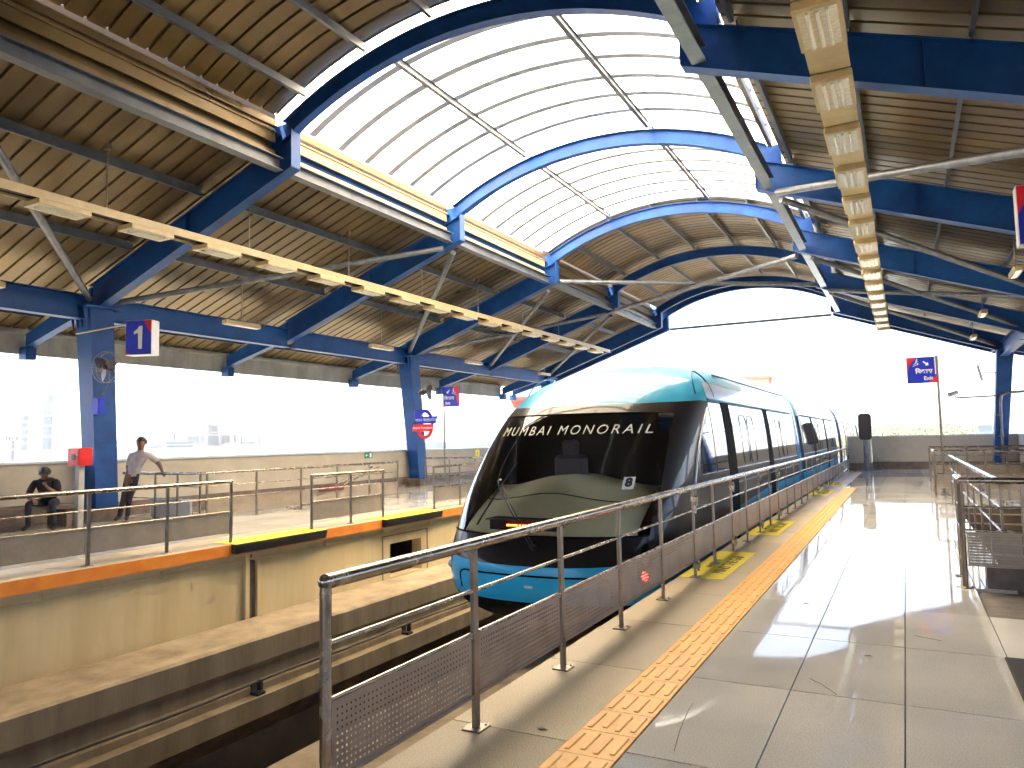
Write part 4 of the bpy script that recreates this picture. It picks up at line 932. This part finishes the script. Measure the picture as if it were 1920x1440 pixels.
lettering('lettering', 'भारत पेट्रोलियम', 0.13, 'white', bb, (0.06, -0.0515, 0.14), (1, 0, 0), (0, 0, 1), 0.0015); lettering('lettering', 'Bharat Petroleum', 0.1, 'white', rb, (-0.06, -0.0565, -0.125), (1, 0, 0), (0, 0, 1), 0.0015, bold=0.001)
MB().box(-0.5, -0.1, 0.036, 0.07, -0.05, 0.05).build('fixing_arm', 'blue', t_)
# small wall signs
t_ = thing('emergency_exit_sign', 'small green emergency exit sign on the grey rear wall', 'sign', None, (-15.835, 19.5, 1.12))
fc = MB().box(0, 0.012, -0.2, 0.2, -0.1, 0.1).build('plate', 'signgreen', t_); mb = MB(); mb.box(0.0125, 0.015, -0.16, -0.02, -0.012, 0.012); mb.prism([(-0.1, 0.06), (-0.17, 0.0), (-0.1, -0.06)], 'x', 0.0125, 0.015); mb.build('arrow', 'white', fc); MB().box(0.0125, 0.015, 0.06, 0.15, -0.07, 0.07).build('door_symbol', 'white', fc)
t_ = thing('hazard_notice', 'small yellow electric hazard notice on the rear wall near the train', 'sign', None, (-15.835, 26.6, 1.02))
fc = MB().box(0, 0.012, -0.16, 0.16, -0.14, 0.14).build('plate', 'yellow', t_); MB().prism([(0.02, 0.1), (-0.05, -0.01), (0.0, -0.01), (-0.03, -0.1), (0.05, 0.02), (0.0, 0.02)], 'x', 0.0125, 0.015).build('bolt_symbol', 'ink', fc)
o = MB().cbox(-12.57, -12.55, 13.6, 14.5, 0.36, 0.5, 0.004).build('notice_board', 'brownboard'); tag(o, 'long maroon notice board fixed low on the opposite stair guard', 'sign')

# ================================================================== FANS, BOXES, CAMERAS
def fan(label, loc, rz, tilt):
    t_ = thing('wall_fan', label, 'fan', 'wall fans on the left columns', loc, rz)
    c = Vector((0.62, -0.4, 0.0))
    mb = MB(); mb.tube((0.0, 0, 0.0), (0.3, -0.05, 0.0), 0.025, 8); mb.tube((0.3, -0.05, 0), tuple(c + Vector((0, 0.12, 0))), 0.03, 8); mb.build('arm', 'fan_dark', t_)
    mb = MB(); mb.tube(tuple(c + Vector((0, 0.2, 0))), tuple(c + Vector((0, 0.02, 0))), 0.085, 12, 0.07); mb.ball(c + Vector((0, 0.0, 0)), 0.06, 10, 6); mb.build('motor', 'fan_dark', t_)
    rr = 0.33
    for (q, y) in ((rr, 0.0), (rr * 0.97, 0.1), (rr * 0.55, -0.07)):
        mb = MB()
        for i in range(32):
            a, b = 2 * math.pi * i / 32, 2 * math.pi * (i + 1) / 32
            mb.tube((c.x + q * math.cos(a), c.y + y, c.z + q * math.sin(a)), (c.x + q * math.cos(b), c.y + y, c.z + q * math.sin(b)), 0.006 if q > 0.3 else 0.003, 4, cap=False)
        mb.build('guard_ring', 'steeldull', t_)
    mb = MB()
    for i in range(24):
        a = 2 * math.pi * i / 24; mb.path([(c.x + 0.05 * math.cos(a), c.y - 0.09, c.z + 0.05 * math.sin(a)), (c.x + 0.2 * math.cos(a), c.y - 0.07, c.z + 0.2 * math.sin(a)), (c.x + rr * math.cos(a), c.y, c.z + rr * math.sin(a))], 0.0022, 4)
    mb.build('guard_wires', 'steeldull', t_)['kind'] = 'stuff'
    for k in range(3):
        mb = MB(); a = R(tilt + 120 * k); ca, sa = math.cos(a), math.sin(a); q = []
        for i in range(7):
            r_ = 0.05 + 0.24 * i / 6; wd = 0.035 + 0.06 * math.sin(math.pi * min(1, (i + 1) / 7)); tw = 0.03
            q.append([(c.x + r_ * ca - wd * sa, c.y - tw, c.z + r_ * sa + wd * ca), (c.x + r_ * ca + wd * sa, c.y + tw, c.z + r_ * sa - wd * ca)])
        for (a1, b1), (c1, d1) in zip(q, q[1:]): mb.add([a1, b1, d1, c1], [(0, 1, 2, 3)], 0, True)
        mb.build('blade', 'fan_dark', t_)
    mb = MB(); pts = [tuple(c + Vector((0, 0.15, -0.05))), (0.4, -0.1, -0.4), (0.15, -0.05, -0.62)]; mb.path(pts, 0.012, 6); mb.build('flex', 'fan_dark', t_)
    MB().cbox(0.0, 0.2, -0.12, 0.08, -0.95, -0.6, 0.02).build('regulator_box', 'signblue', t_)
    return t_
fan('caged wall fan on the right of the nearest left blue column', (-15.32, 9.75, 3.2), R(12), 20)
fan('caged wall fan on the second blue column above the roundel', (-15.32, 21.5, 3.25), R(12), 60)
t_ = thing('fire_alarm_box', 'bright red fire alarm box on a grey post by the nearest column', 'fire box', None, (-14.2, 8.75, 0))
MB().cbox(-0.07, 0.07, -0.06, 0.06, 0, 1.19, 0.01).build('post', 'fascia', t_); bx = MB().cbox(-0.19, 0.17, -0.13, 0.15, 1.19, 1.53, 0.012).build('box', 'red', t_)
mb = MB(); mb.box(-0.12, 0.14, -0.136, -0.131, 1.23, 1.49); mb.build('door', 'signred', bx); mb = MB(); mb.tube((0.01, -0.15, 1.36), (0.01, -0.13, 1.36), 0.06, 14); mb.build('break_glass', 'black', bx); MB().tube((0.12, -0.145, 1.4), (0.12, -0.13, 1.4), 0.014, 8).build('lock', 'alu', bx)
# platform mirror on its post (back view)
t_ = thing('driver_mirror', 'black rounded upright panel on a grey post at the platform end', 'mirror', None, (-1.42, 33.0, 0))
mb = MB(); mb.tube((0, 0, 0), (0, 0, 1.25), 0.1, 14); mb.box(-0.5, 0.5, -0.3, 0.3, 0.0, 0.012); mb.add([(-0.3, -0.04, 0.012), (0.3, -0.04, 0.012), (0.09, -0.04, 0.25), (-0.09, -0.04, 0.25), (-0.3, 0.04, 0.012), (0.3, 0.04, 0.012), (0.09, 0.04, 0.25), (-0.09, 0.04, 0.25)], [(0, 1, 2, 3), (7, 6, 5, 4), (0, 4, 5, 1), (1, 5, 6, 2), (2, 6, 7, 3), (3, 7, 4, 0)]); mb.build('post', 'pipe', t_)
q = []
for (cx_, cz_, a0) in ((0.1, 2.18, 0), (-0.1, 2.18, 90), (-0.1, 1.4, 180), (0.1, 1.4, 270)):
    for k in range(6): a = R(a0 + 18 * k); q.append((cx_ + 0.14 * math.cos(a), cz_ + 0.14 * math.sin(a)))
MB().prism(q, 'y', -0.06, 0.06).build('mirror_back', 'black', t_)
# camera on an arm and conduit on the right column
t_ = thing('security_camera', 'small white security camera on a long arm from the right column', 'camera', None, (3.25, 33.35, 2.85))
mb = MB(); mb.tube((-0.02, 0, 0), (-1.4, -0.1, -0.03), 0.028, 8); mb.tube((-1.4, -0.1, -0.03), (-1.48, -0.1, 0.06), 0.022, 8); mb.build('arm', 'fan_dark', t_); mb = MB(); mb.tube((-1.4, -0.02, 0.18), (-1.66, -0.3, 0.09), 0.085, 10); mb.build('camera_body', 'alu', t_)
t_ = thing('conduit', 'bent grey conduit pipe running up the right blue column', 'pipe', None, (3.2, 33.25, 0))
mb = MB(); mb.path([(0, 0, 0.0), (0.05, 0, 2.6), (0.1, 0, 2.85), (0.25, 0, 2.95), (1.1, 0, 2.98)], 0.05, 10); mb.build('pipe', 'pipe', t_); 
mb = MB()
for z in (0.5, 1.3, 2.1): mb.box(-0.08, 0.1, -0.07, 0.08, z, z + 0.03)
mb.build('clip', 'steeldull', t_)
t_ = thing('loudspeaker', 'thin grey loudspeaker on the left face of right column', 'speaker', None, (2.88, 33.4, 3.75))
MB().hexa([(-0.2, -0.12, -0.3), (-0.12, -0.12, -0.3), (-0.12, 0.12, -0.3), (-0.2, 0.12, -0.3)], [(-0.32, -0.12, 0.3), (-0.24, -0.12, 0.3), (-0.24, 0.12, 0.3), (-0.32, 0.12, 0.3)]).build('cabinet', 'alu', t_); MB().tube((-0.14, 0, 0), (0.3, 0.1, 0.0), 0.02, 6).build('bracket', 'steeldull', t_)
# dark mat at the right, dry leaves on the floor
o = MB().cbox(0.5, 1.5, 5.0, 5.92, 0.002, 0.014, 0.004).build('floor_mat', 'rubber'); tag(o, 'dark rubber floor mat at the lower right edge of the floor', 'mat')
for k, (x, y, lb) in enumerate(((-0.86, 7.12, 'small dry leaf on the shiny floor under the bright reflection'), (-0.3, 5.62, 'small dry leaf lying mid floor nearer the camera'), (-1.75, 3.55, 'dark leaf scrap on the edge slab by the second railing post'))):
    mb = MB(); mb.add([(x - 0.03, y, 0.004), (x, y - 0.012, 0.012), (x + 0.032, y + 0.004, 0.004), (x, y + 0.014, 0.006)], [(0, 1, 2, 3)]); mb.add([(x - 0.03, y, 0.002), (x, y - 0.012, 0.01), (x + 0.032, y + 0.004, 0.002), (x, y + 0.014, 0.004)], [(3, 2, 1, 0)])
    o = mb.build('dry_leaf', 'skirt'); tag(o, lb, 'leaf', 'leaf scraps on the floor')

# ================================================================== PEOPLE
def person(label, loc, rz, joints, bones, radii, mats, paint, hair):
    t_ = thing('person', label, 'person', None, loc, rz)
    names = list(joints); idx = {n: i for i, n in enumerate(names)}
    me = bpy.data.meshes.new('body'); me.from_pydata([joints[n] for n in names], [(idx[a], idx[b]) for a, b in bones], [])
    o = bpy.data.objects.new('body', me); COL.objects.link(o)
    sk = o.modifiers.new('skin', 'SKIN'); sk.use_smooth_shade = True; sk.branch_smoothing = 0.5
    for n in names:
        r_ = radii[n]; r_ = r_ if isinstance(r_, tuple) else (r_, r_)
        d = me.skin_vertices[0].data[idx[n]]; d.radius = r_; d.use_root = (n == 'pelvis')
    sb = o.modifiers.new('sub', 'SUBSURF'); sb.levels = 2; sb.render_levels = 2
    dg = bpy.context.evaluated_depsgraph_get(); me2 = bpy.data.meshes.new_from_object(o.evaluated_get(dg)); bpy.data.objects.remove(o)
    for m_ in mats: me2.materials.append(M[m_])
    J = {n: Vector(p) for n, p in joints.items()}
    for p in me2.polygons:
        p.use_smooth = True; best = (9, 0)
        for a, b in bones:
            d = J[b] - J[a]; k = max(0.0, min(1.0, (p.center - J[a]).dot(d) / max(d.length_squared, 1e-9))); q = (p.center - J[a] - d * k).length - 0.5 * min(radii[a] if not isinstance(radii[a], tuple) else radii[a][0], 0.06)
            if q < best[0]: best = (q, paint(a, b, k))
        p.material_index = best[1]
    ob = bpy.data.objects.new('body', me2); COL.objects.link(ob); ob.parent = t_
    hc, hs = hair
    mb = MB(); v = []; n, k = 16, 8
    for j in range(k + 1):
        th = 0.62 * math.pi * j / k
        for i in range(n):
            ph = 2 * math.pi * i / n; fr_ = 1.0 if not (math.sin(ph) < -0.25 and j > 3) else 0.78
            wob = 1 + 0.05 * math.sin(5 * ph + j)
            v.append((hc[0] + hs[0] * wob * fr_ * math.sin(th) * math.cos(ph), hc[1] + hs[1] * wob * fr_ * math.sin(th) * math.sin(ph), hc[2] + hs[2] * math.cos(th)))
    mb.add(v, [(j * n + i, (j + 1) * n + i, (j + 1) * n + (i + 1) % n, j * n + (i + 1) % n) for j in range(k) for i in range(n)], 0, True); mb.build('hair', 'hair', t_)
    return t_, ob
def face(t_, c, s_=1.0):
    mb = MB()
    for x in (-0.032, 0.032): mb.ball((c[0] + x, c[1] - 0.088, c[2] + 0.012), 0.011, 8, 5)
    mb.build('eyes', 'black', t_); mb = MB(); mb.ball((c[0], c[1] - 0.1, c[2] - 0.018), 0.017, 8, 5, 0, (0.8, 1.0, 1.5)); mb.build('nose', 'skin', t_)
    mb = MB(); mb.ball((c[0], c[1] - 0.09, c[2] - 0.062), 0.022, 8, 4, 0, (1, 0.4, 0.28)); mb.build('mouth', 'brownboard', t_); mb = MB()
    for x in (-0.085, 0.085): mb.ball((c[0] + x, c[1] + 0.005, c[2]), 0.028, 8, 5, 0, (0.4, 0.8, 1.1))
    mb.build('ears', 'skin', t_)
def fingers(J, B, rd, side, hand, dirv, spread_, thumb):
    d = Vector(dirv).normalized(); sp = Vector(spread_).normalized(); hv = Vector(hand)
    for k, (o_, L) in enumerate(((-0.03, 0.062), (-0.01, 0.075), (0.01, 0.07), (0.03, 0.055))):
        a = hv + sp * o_ + d * 0.035; m_ = a + d * L * 0.55; e = m_ + d * L * 0.3 + Vector((0, 0, -0.03))
        for q, pnt in (('a', a), ('b', m_), ('c', e)): J[f'{side}f{k}{q}'] = tuple(pnt); rd[f'{side}f{k}{q}'] = 0.0095 if q != 'c' else 0.007
        B += [(side + 'hand', f'{side}f{k}a'), (f'{side}f{k}a', f'{side}f{k}b'), (f'{side}f{k}b', f'{side}f{k}c')]
    a = hv + Vector(thumb) * 0.04; e = a + Vector(thumb) * 0.02 + d * 0.045
    J[side + 'ta'] = tuple(a); J[side + 'tb'] = tuple(e); rd[side + 'ta'] = 0.011; rd[side + 'tb'] = 0.008; B += [(side + 'hand', side + 'ta'), (side + 'ta', side + 'tb')]
# standing man leaning back on the stair guard (local: faces -Y, x to the picture's right)
J = dict(pelvis=(0.08, 0.0, 0.90), belly=(0.13, 0.0, 1.06), chest=(0.21, 0.0, 1.28), neckb=(0.25, -0.01, 1.42), neck=(0.26, -0.015, 1.49), head=(0.262, -0.02, 1.585), crown=(0.262, -0.012, 1.69),
         lsh=(0.40, 0.0, 1.38), lel=(0.60, 0.06, 1.18), lwr=(0.70, 0.0, 1.01), lhand=(0.69, 0.0, 0.985),
         rsh=(0.06, 0.0, 1.36), rel=(0.0, 0.04, 1.12), rwr=(0.02, -0.02, 0.92), rhand=(0.03, -0.03, 0.87),
         lhip=(0.16, 0.0, 0.85), lkn=(0.06, -0.03, 0.48), lan=(0.0, 0.03, 0.09), lto=(0.03, -0.12, 0.04), rhip=(0.01, 0.0, 0.85), rkn=(-0.04, -0.06, 0.47), ran=(-0.14, -0.02, 0.09), rto=(-0.17, -0.16, 0.04))
B = [('pelvis', 'belly'), ('belly', 'chest'), ('chest', 'neckb'), ('neckb', 'neck'), ('neck', 'head'), ('head', 'crown'), ('chest', 'lsh'), ('lsh', 'lel'), ('lel', 'lwr'), ('lwr', 'lhand'), ('chest', 'rsh'), ('rsh', 'rel'), ('rel', 'rwr'), ('rwr', 'rhand'), ('pelvis', 'lhip'), ('lhip', 'lkn'), ('lkn', 'lan'), ('lan', 'lto'), ('pelvis', 'rhip'), ('rhip', 'rkn'), ('rkn', 'ran'), ('ran', 'rto')]
rd = dict(pelvis=(0.165, 0.12), belly=(0.165, 0.12), chest=(0.19, 0.125), neckb=0.075, neck=0.055, head=(0.088, 0.102), crown=(0.066, 0.078), lsh=0.08, lel=0.055, lwr=0.028, lhand=(0.034, 0.02), rsh=0.08, rel=0.055, rwr=0.028, rhand=(0.034, 0.02), lhip=0.095, lkn=0.062, lan=0.045, lto=0.04, rhip=0.095, rkn=0.062, ran=0.045, rto=0.04)
fingers(J, B, rd, 'l', J['lhand'], (0.25, 0.6, -0.6), (0.9, -0.4, 0), (-0.9, 0.1, -0.1)); fingers(J, B, rd, 'r', J['rhand'], (0.1, -0.1, -1), (0.2, 1, 0), (0.6, -0.6, 0))
def paint(a, b, k):
    e = {a, b}
    if e & {'head', 'crown', 'neck'}: return 0
    if 'lto' in e or 'rto' in e: return 3
    if e <= {'lhip', 'lkn', 'lan', 'rhip', 'rkn', 'ran', 'pelvis'}: return 2
    if e in ({'lsh', 'lel'}, {'rsh', 'rel'}): return 1 if k < 0.85 else 0
    if any(x_[1:] in ('wr', 'hand') or x_[1:2] in ('f', 't') and x_ not in ('neck',) and len(x_) <= 4 and x_[0] in 'lr' for x_ in e): return 0
    return 1
SCL = 1.0
man, ob = person('standing man in grey short sleeved shirt and dark trousers leaning on the railing', (-14.36, 9.86, 0), R(34), J, B, rd, ['skin', 'shirt', 'trousers', 'shoe'], paint, ((0.262, 0.01, 1.635), (0.108, 0.12, 0.112)))
face(man, (0.262, -0.02, 1.595))
mb = MB(); mb.add([(0.19, -0.1, 1.41), (0.25, -0.115, 1.37), (0.25, -0.09, 1.45), (0.31, -0.115, 1.37), (0.33, -0.1, 1.42), (0.31, -0.06, 1.46), (0.19, -0.06, 1.46)], [(0, 1, 2, 6), (2, 3, 4, 5)]); mb.build('collar', 'shirt', man)
# seated person, bent forward on a bench against the wall
J = dict(pelvis=(0, 0.0, 0.52), belly=(0, -0.1, 0.66), chest=(0, -0.22, 0.85), neckb=(0, -0.29, 0.97), neck=(0.01, -0.33, 1.01), head=(0.02, -0.39, 1.05), crown=(0.02, -0.38, 1.15),
         lsh=(0.19, -0.24, 0.90), lel=(0.27, -0.38, 0.66), lwr=(0.14, -0.52, 0.80), lhand=(0.1, -0.53, 0.84), rsh=(-0.19, -0.24, 0.90), rel=(-0.26, -0.36, 0.64), rwr=(-0.1, -0.55, 0.6), rhand=(-0.06, -0.58, 0.58),
         lhip=(0.11, 0.0, 0.50), lkn=(0.2, -0.48, 0.52), lan=(0.24, -0.42, 0.09), lto=(0.26, -0.58, 0.04), rhip=(-0.11, 0.0, 0.50), rkn=(-0.2, -0.48, 0.52), ran=(-0.22, -0.4, 0.09), rto=(-0.25, -0.56, 0.04))
B = [('pelvis', 'belly'), ('belly', 'chest'), ('chest', 'neckb'), ('neckb', 'neck'), ('neck', 'head'), ('head', 'crown'), ('chest', 'lsh'), ('lsh', 'lel'), ('lel', 'lwr'), ('lwr', 'lhand'), ('chest', 'rsh'), ('rsh', 'rel'), ('rel', 'rwr'), ('rwr', 'rhand'), ('pelvis', 'lhip'), ('lhip', 'lkn'), ('lkn', 'lan'), ('lan', 'lto'), ('pelvis', 'rhip'), ('rhip', 'rkn'), ('rkn', 'ran'), ('ran', 'rto')]
rd = {k: v for k, v in rd.items() if k in J}; rd['head'] = (0.08, 0.085)
fingers(J, B, rd, 'l', J['lhand'], (-0.3, -0.1, 0.9), (0.8, 0.3, 0.2), (-0.3, 0.6, 0.3)); fingers(J, B, rd, 'r', J['rhand'], (0.5, -0.5, -0.5), (0.5, 0.6, 0), (-0.3, -0.5, 0.4))
sit, ob = person('seated person in dark clothes bent forward on the bench by the wall', (-14.62, 8.45, 0.0), R(40), J, B, rd, ['skin', 'darkshirt', 'trousers', 'shoe'], paint, ((0.02, -0.37, 1.09), (0.105, 0.115, 0.105)))
face(sit, (0.02, -0.39, 1.06))
t_ = thing('bench', 'dark low bench against the rear wall under the seated person', 'bench', None, (-14.95, 7.9, 0))
MB().cbox(-0.35, 0.42, -1.2, 1.1, 0.36, 0.43, 0.01).build('seat', 'skirt', t_)
for a in (-1.0, 0.85): MB().cbox(-0.3, 0.36, a, a + 0.12, 0, 0.36, 0.01).build('leg', 'skirt', t_)

# ================================================================== THE CITY OUTSIDE
def tower(name, label, loc, boxes, cat='building', group=None):
    """boxes: (part name, material, x0, x1, y0, y1, z0, z1)"""
    t_ = thing(name, label, cat, group, loc)
    for (n, m_, *a) in boxes: MB().box(*a).build(n, m_, t_)
    return t_
def pt(px, py, d):      # where a far thing stands, by its bearing in the place
    fx, fy = (px - 960) / 1380.0, (py - 720) / 1380.0
    dv = Vector((AX[0] * fx + AX[1] * fy + AX[2], AY[0] * fx + AY[1] * fy + AY[2], AZ[0] * fx + AZ[1] * fy + AZ[2])); return Vector((0, 0, 1.5)) + dv * (d / math.hypot(dv.x, dv.y))
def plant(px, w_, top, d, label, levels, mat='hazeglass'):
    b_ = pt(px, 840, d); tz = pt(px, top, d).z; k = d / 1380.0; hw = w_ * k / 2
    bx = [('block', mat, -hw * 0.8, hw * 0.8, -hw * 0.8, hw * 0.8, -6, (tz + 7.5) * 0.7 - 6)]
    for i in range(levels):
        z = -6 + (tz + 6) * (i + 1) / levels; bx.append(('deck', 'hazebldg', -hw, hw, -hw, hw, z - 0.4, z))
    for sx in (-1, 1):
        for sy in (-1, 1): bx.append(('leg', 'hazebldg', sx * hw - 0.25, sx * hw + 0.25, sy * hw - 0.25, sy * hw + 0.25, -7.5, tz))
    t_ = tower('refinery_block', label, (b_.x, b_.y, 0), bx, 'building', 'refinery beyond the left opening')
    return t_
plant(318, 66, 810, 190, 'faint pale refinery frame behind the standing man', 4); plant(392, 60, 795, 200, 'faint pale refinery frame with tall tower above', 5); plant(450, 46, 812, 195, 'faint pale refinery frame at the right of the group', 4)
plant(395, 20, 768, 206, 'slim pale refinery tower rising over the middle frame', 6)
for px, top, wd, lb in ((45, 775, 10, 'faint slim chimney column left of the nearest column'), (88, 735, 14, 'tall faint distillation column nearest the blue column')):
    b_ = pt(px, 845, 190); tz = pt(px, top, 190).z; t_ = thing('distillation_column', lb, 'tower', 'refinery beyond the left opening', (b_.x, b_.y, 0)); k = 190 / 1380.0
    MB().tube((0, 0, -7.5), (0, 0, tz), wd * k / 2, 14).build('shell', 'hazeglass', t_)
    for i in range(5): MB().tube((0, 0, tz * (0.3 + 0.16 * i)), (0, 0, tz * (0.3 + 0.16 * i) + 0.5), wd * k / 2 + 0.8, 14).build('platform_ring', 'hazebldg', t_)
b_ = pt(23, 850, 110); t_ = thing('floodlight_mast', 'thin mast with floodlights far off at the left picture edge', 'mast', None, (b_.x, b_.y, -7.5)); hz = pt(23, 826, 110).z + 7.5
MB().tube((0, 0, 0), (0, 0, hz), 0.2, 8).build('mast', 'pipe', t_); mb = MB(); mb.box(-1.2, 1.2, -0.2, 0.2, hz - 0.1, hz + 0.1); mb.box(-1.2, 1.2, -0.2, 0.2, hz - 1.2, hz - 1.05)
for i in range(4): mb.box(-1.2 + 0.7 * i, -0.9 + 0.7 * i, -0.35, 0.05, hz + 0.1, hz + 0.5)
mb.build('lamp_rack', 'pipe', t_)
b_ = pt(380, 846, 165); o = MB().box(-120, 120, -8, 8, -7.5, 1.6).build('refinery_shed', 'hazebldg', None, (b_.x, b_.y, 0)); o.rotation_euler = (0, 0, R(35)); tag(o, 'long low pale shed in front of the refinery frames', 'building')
def house(label, pxa, pxb, top, d, mat, roofm, group=None, nw=4):
    a, c = pt(pxa, 815, d), pt(pxb, 815, d); tz = pt((pxa + pxb) / 2, top, d).z; L = (c - a).length
    t_ = thing('apartment_building', label, 'building', group, (a.x, a.y, -7.5), math.atan2(c.y - a.y, c.x - a.x)); h = tz + 7.5
    MB().box(0, L, 0, 12, 0, h).build('wall', mat, t_); MB().box(-0.4, L + 0.4, -0.4, 12.4, h + 0.001, h + 0.35).build('roof_slab', roofm, t_)
    for i in range(nw):
        for j in range(int(h / 3.2)):
            x = L * (i + 0.5) / nw; MB().box(x - 0.6, x + 0.6, -0.06, -0.002, h - 2.6 - 3.2 * j, h - 1.2 - 3.2 * j).build('window', 'hazeglass', t_)
    return t_
house('peach building block whose top shows above the train roof', 1390, 1447, 710, 95, 'peach', 'redbrick', nw=4); house('small peach roof house over the train nose top', 1250, 1293, 686, 80, 'peach', 'peach', nw=2)
house('red building glimpsed between the left fascia and the train', 968, 1010, 752, 62, 'redbrick', 'redbrick', nw=2)
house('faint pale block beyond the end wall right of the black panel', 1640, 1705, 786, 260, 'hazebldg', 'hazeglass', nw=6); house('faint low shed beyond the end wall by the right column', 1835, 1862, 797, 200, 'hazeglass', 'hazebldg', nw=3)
def tree(label, px, d, top, rr):
    b_ = pt(px, 815, d); tz = pt(px, top, d).z + 7.5; t_ = thing('tree', label, 'tree', 'trees beyond the end wall', (b_.x, b_.y, -7.5))
    mb = MB(); mb.tube((0, 0, 0), (0, 0, tz * 0.6), 0.35, 8, 0.18)
    for k in range(6): a = k * 1.05; mb.tube((0, 0, tz * 0.45), (rr * 0.6 * math.cos(a), rr * 0.6 * math.sin(a), tz * 0.75), 0.12, 6, 0.05)
    mb.build('trunk', 'bark', t_); mb = MB(); rg = random.Random(px)
    cl = [(rg.gauss(0, rr * 0.45), rg.gauss(0, rr * 0.45), tz * 0.72 + rg.gauss(0, tz * 0.1)) for _ in range(26)]
    for _ in range(1500):
        c = rg.choice(cl); p = Vector((rg.gauss(c[0], rr * 0.17), rg.gauss(c[1], rr * 0.17), min(rg.gauss(c[2], rr * 0.14), tz))); a, b = Vector((rg.uniform(-1, 1), rg.uniform(-1, 1), rg.uniform(-1, 1))).normalized() * 0.35, Vector((rg.uniform(-1, 1), rg.uniform(-1, 1), rg.uniform(-1, 1))).normalized() * 0.3
        mb.add([p - a, p + b, p + a, p - b], [(0, 1, 2, 3)])
    mb.build('crown', 'leaf', t_)
for k, (px, top) in enumerate(((1650, 800), (1682, 796), (1715, 799), (1745, 797), (1785, 800), (1815, 803))):
    tree('faint tree top over the end wall, number %s from the mirror' % ('first', 'second', 'third', 'fourth', 'fifth', 'last')[k] if False else ('faint tree top just right of the black upright panel', 'faint tree top in front of the pale far block', 'faint tree top a little left of the exit sign pole', 'faint tree top directly behind the exit sign pole', 'faint tree top right of the exit sign pole', 'faint tree top nearest the right blue column')[k], px, 230, top, 9.0)

# ================================================================== HAZE
m = bpy.data.materials.new('haze_air'); m.use_nodes = True; t = m.node_tree; t.nodes.clear()
vo = N(t, 'ShaderNodeVolumePrincipled'); vo.inputs['Color'].default_value = (0.9, 0.93, 0.97, 1); vo.inputs['Density'].default_value = 0.0006; vo.inputs['Anisotropy'].default_value = 0.3
t.links.new(vo.outputs[0], N(t, 'ShaderNodeOutputMaterial').inputs['Volume']); M['haze'] = m
o = MB().box(-420, 420, -60, 420, -8.5, 42).build('haze', 'haze'); tag(o, 'pale hazy air over the city', 'haze', kind='stuff')
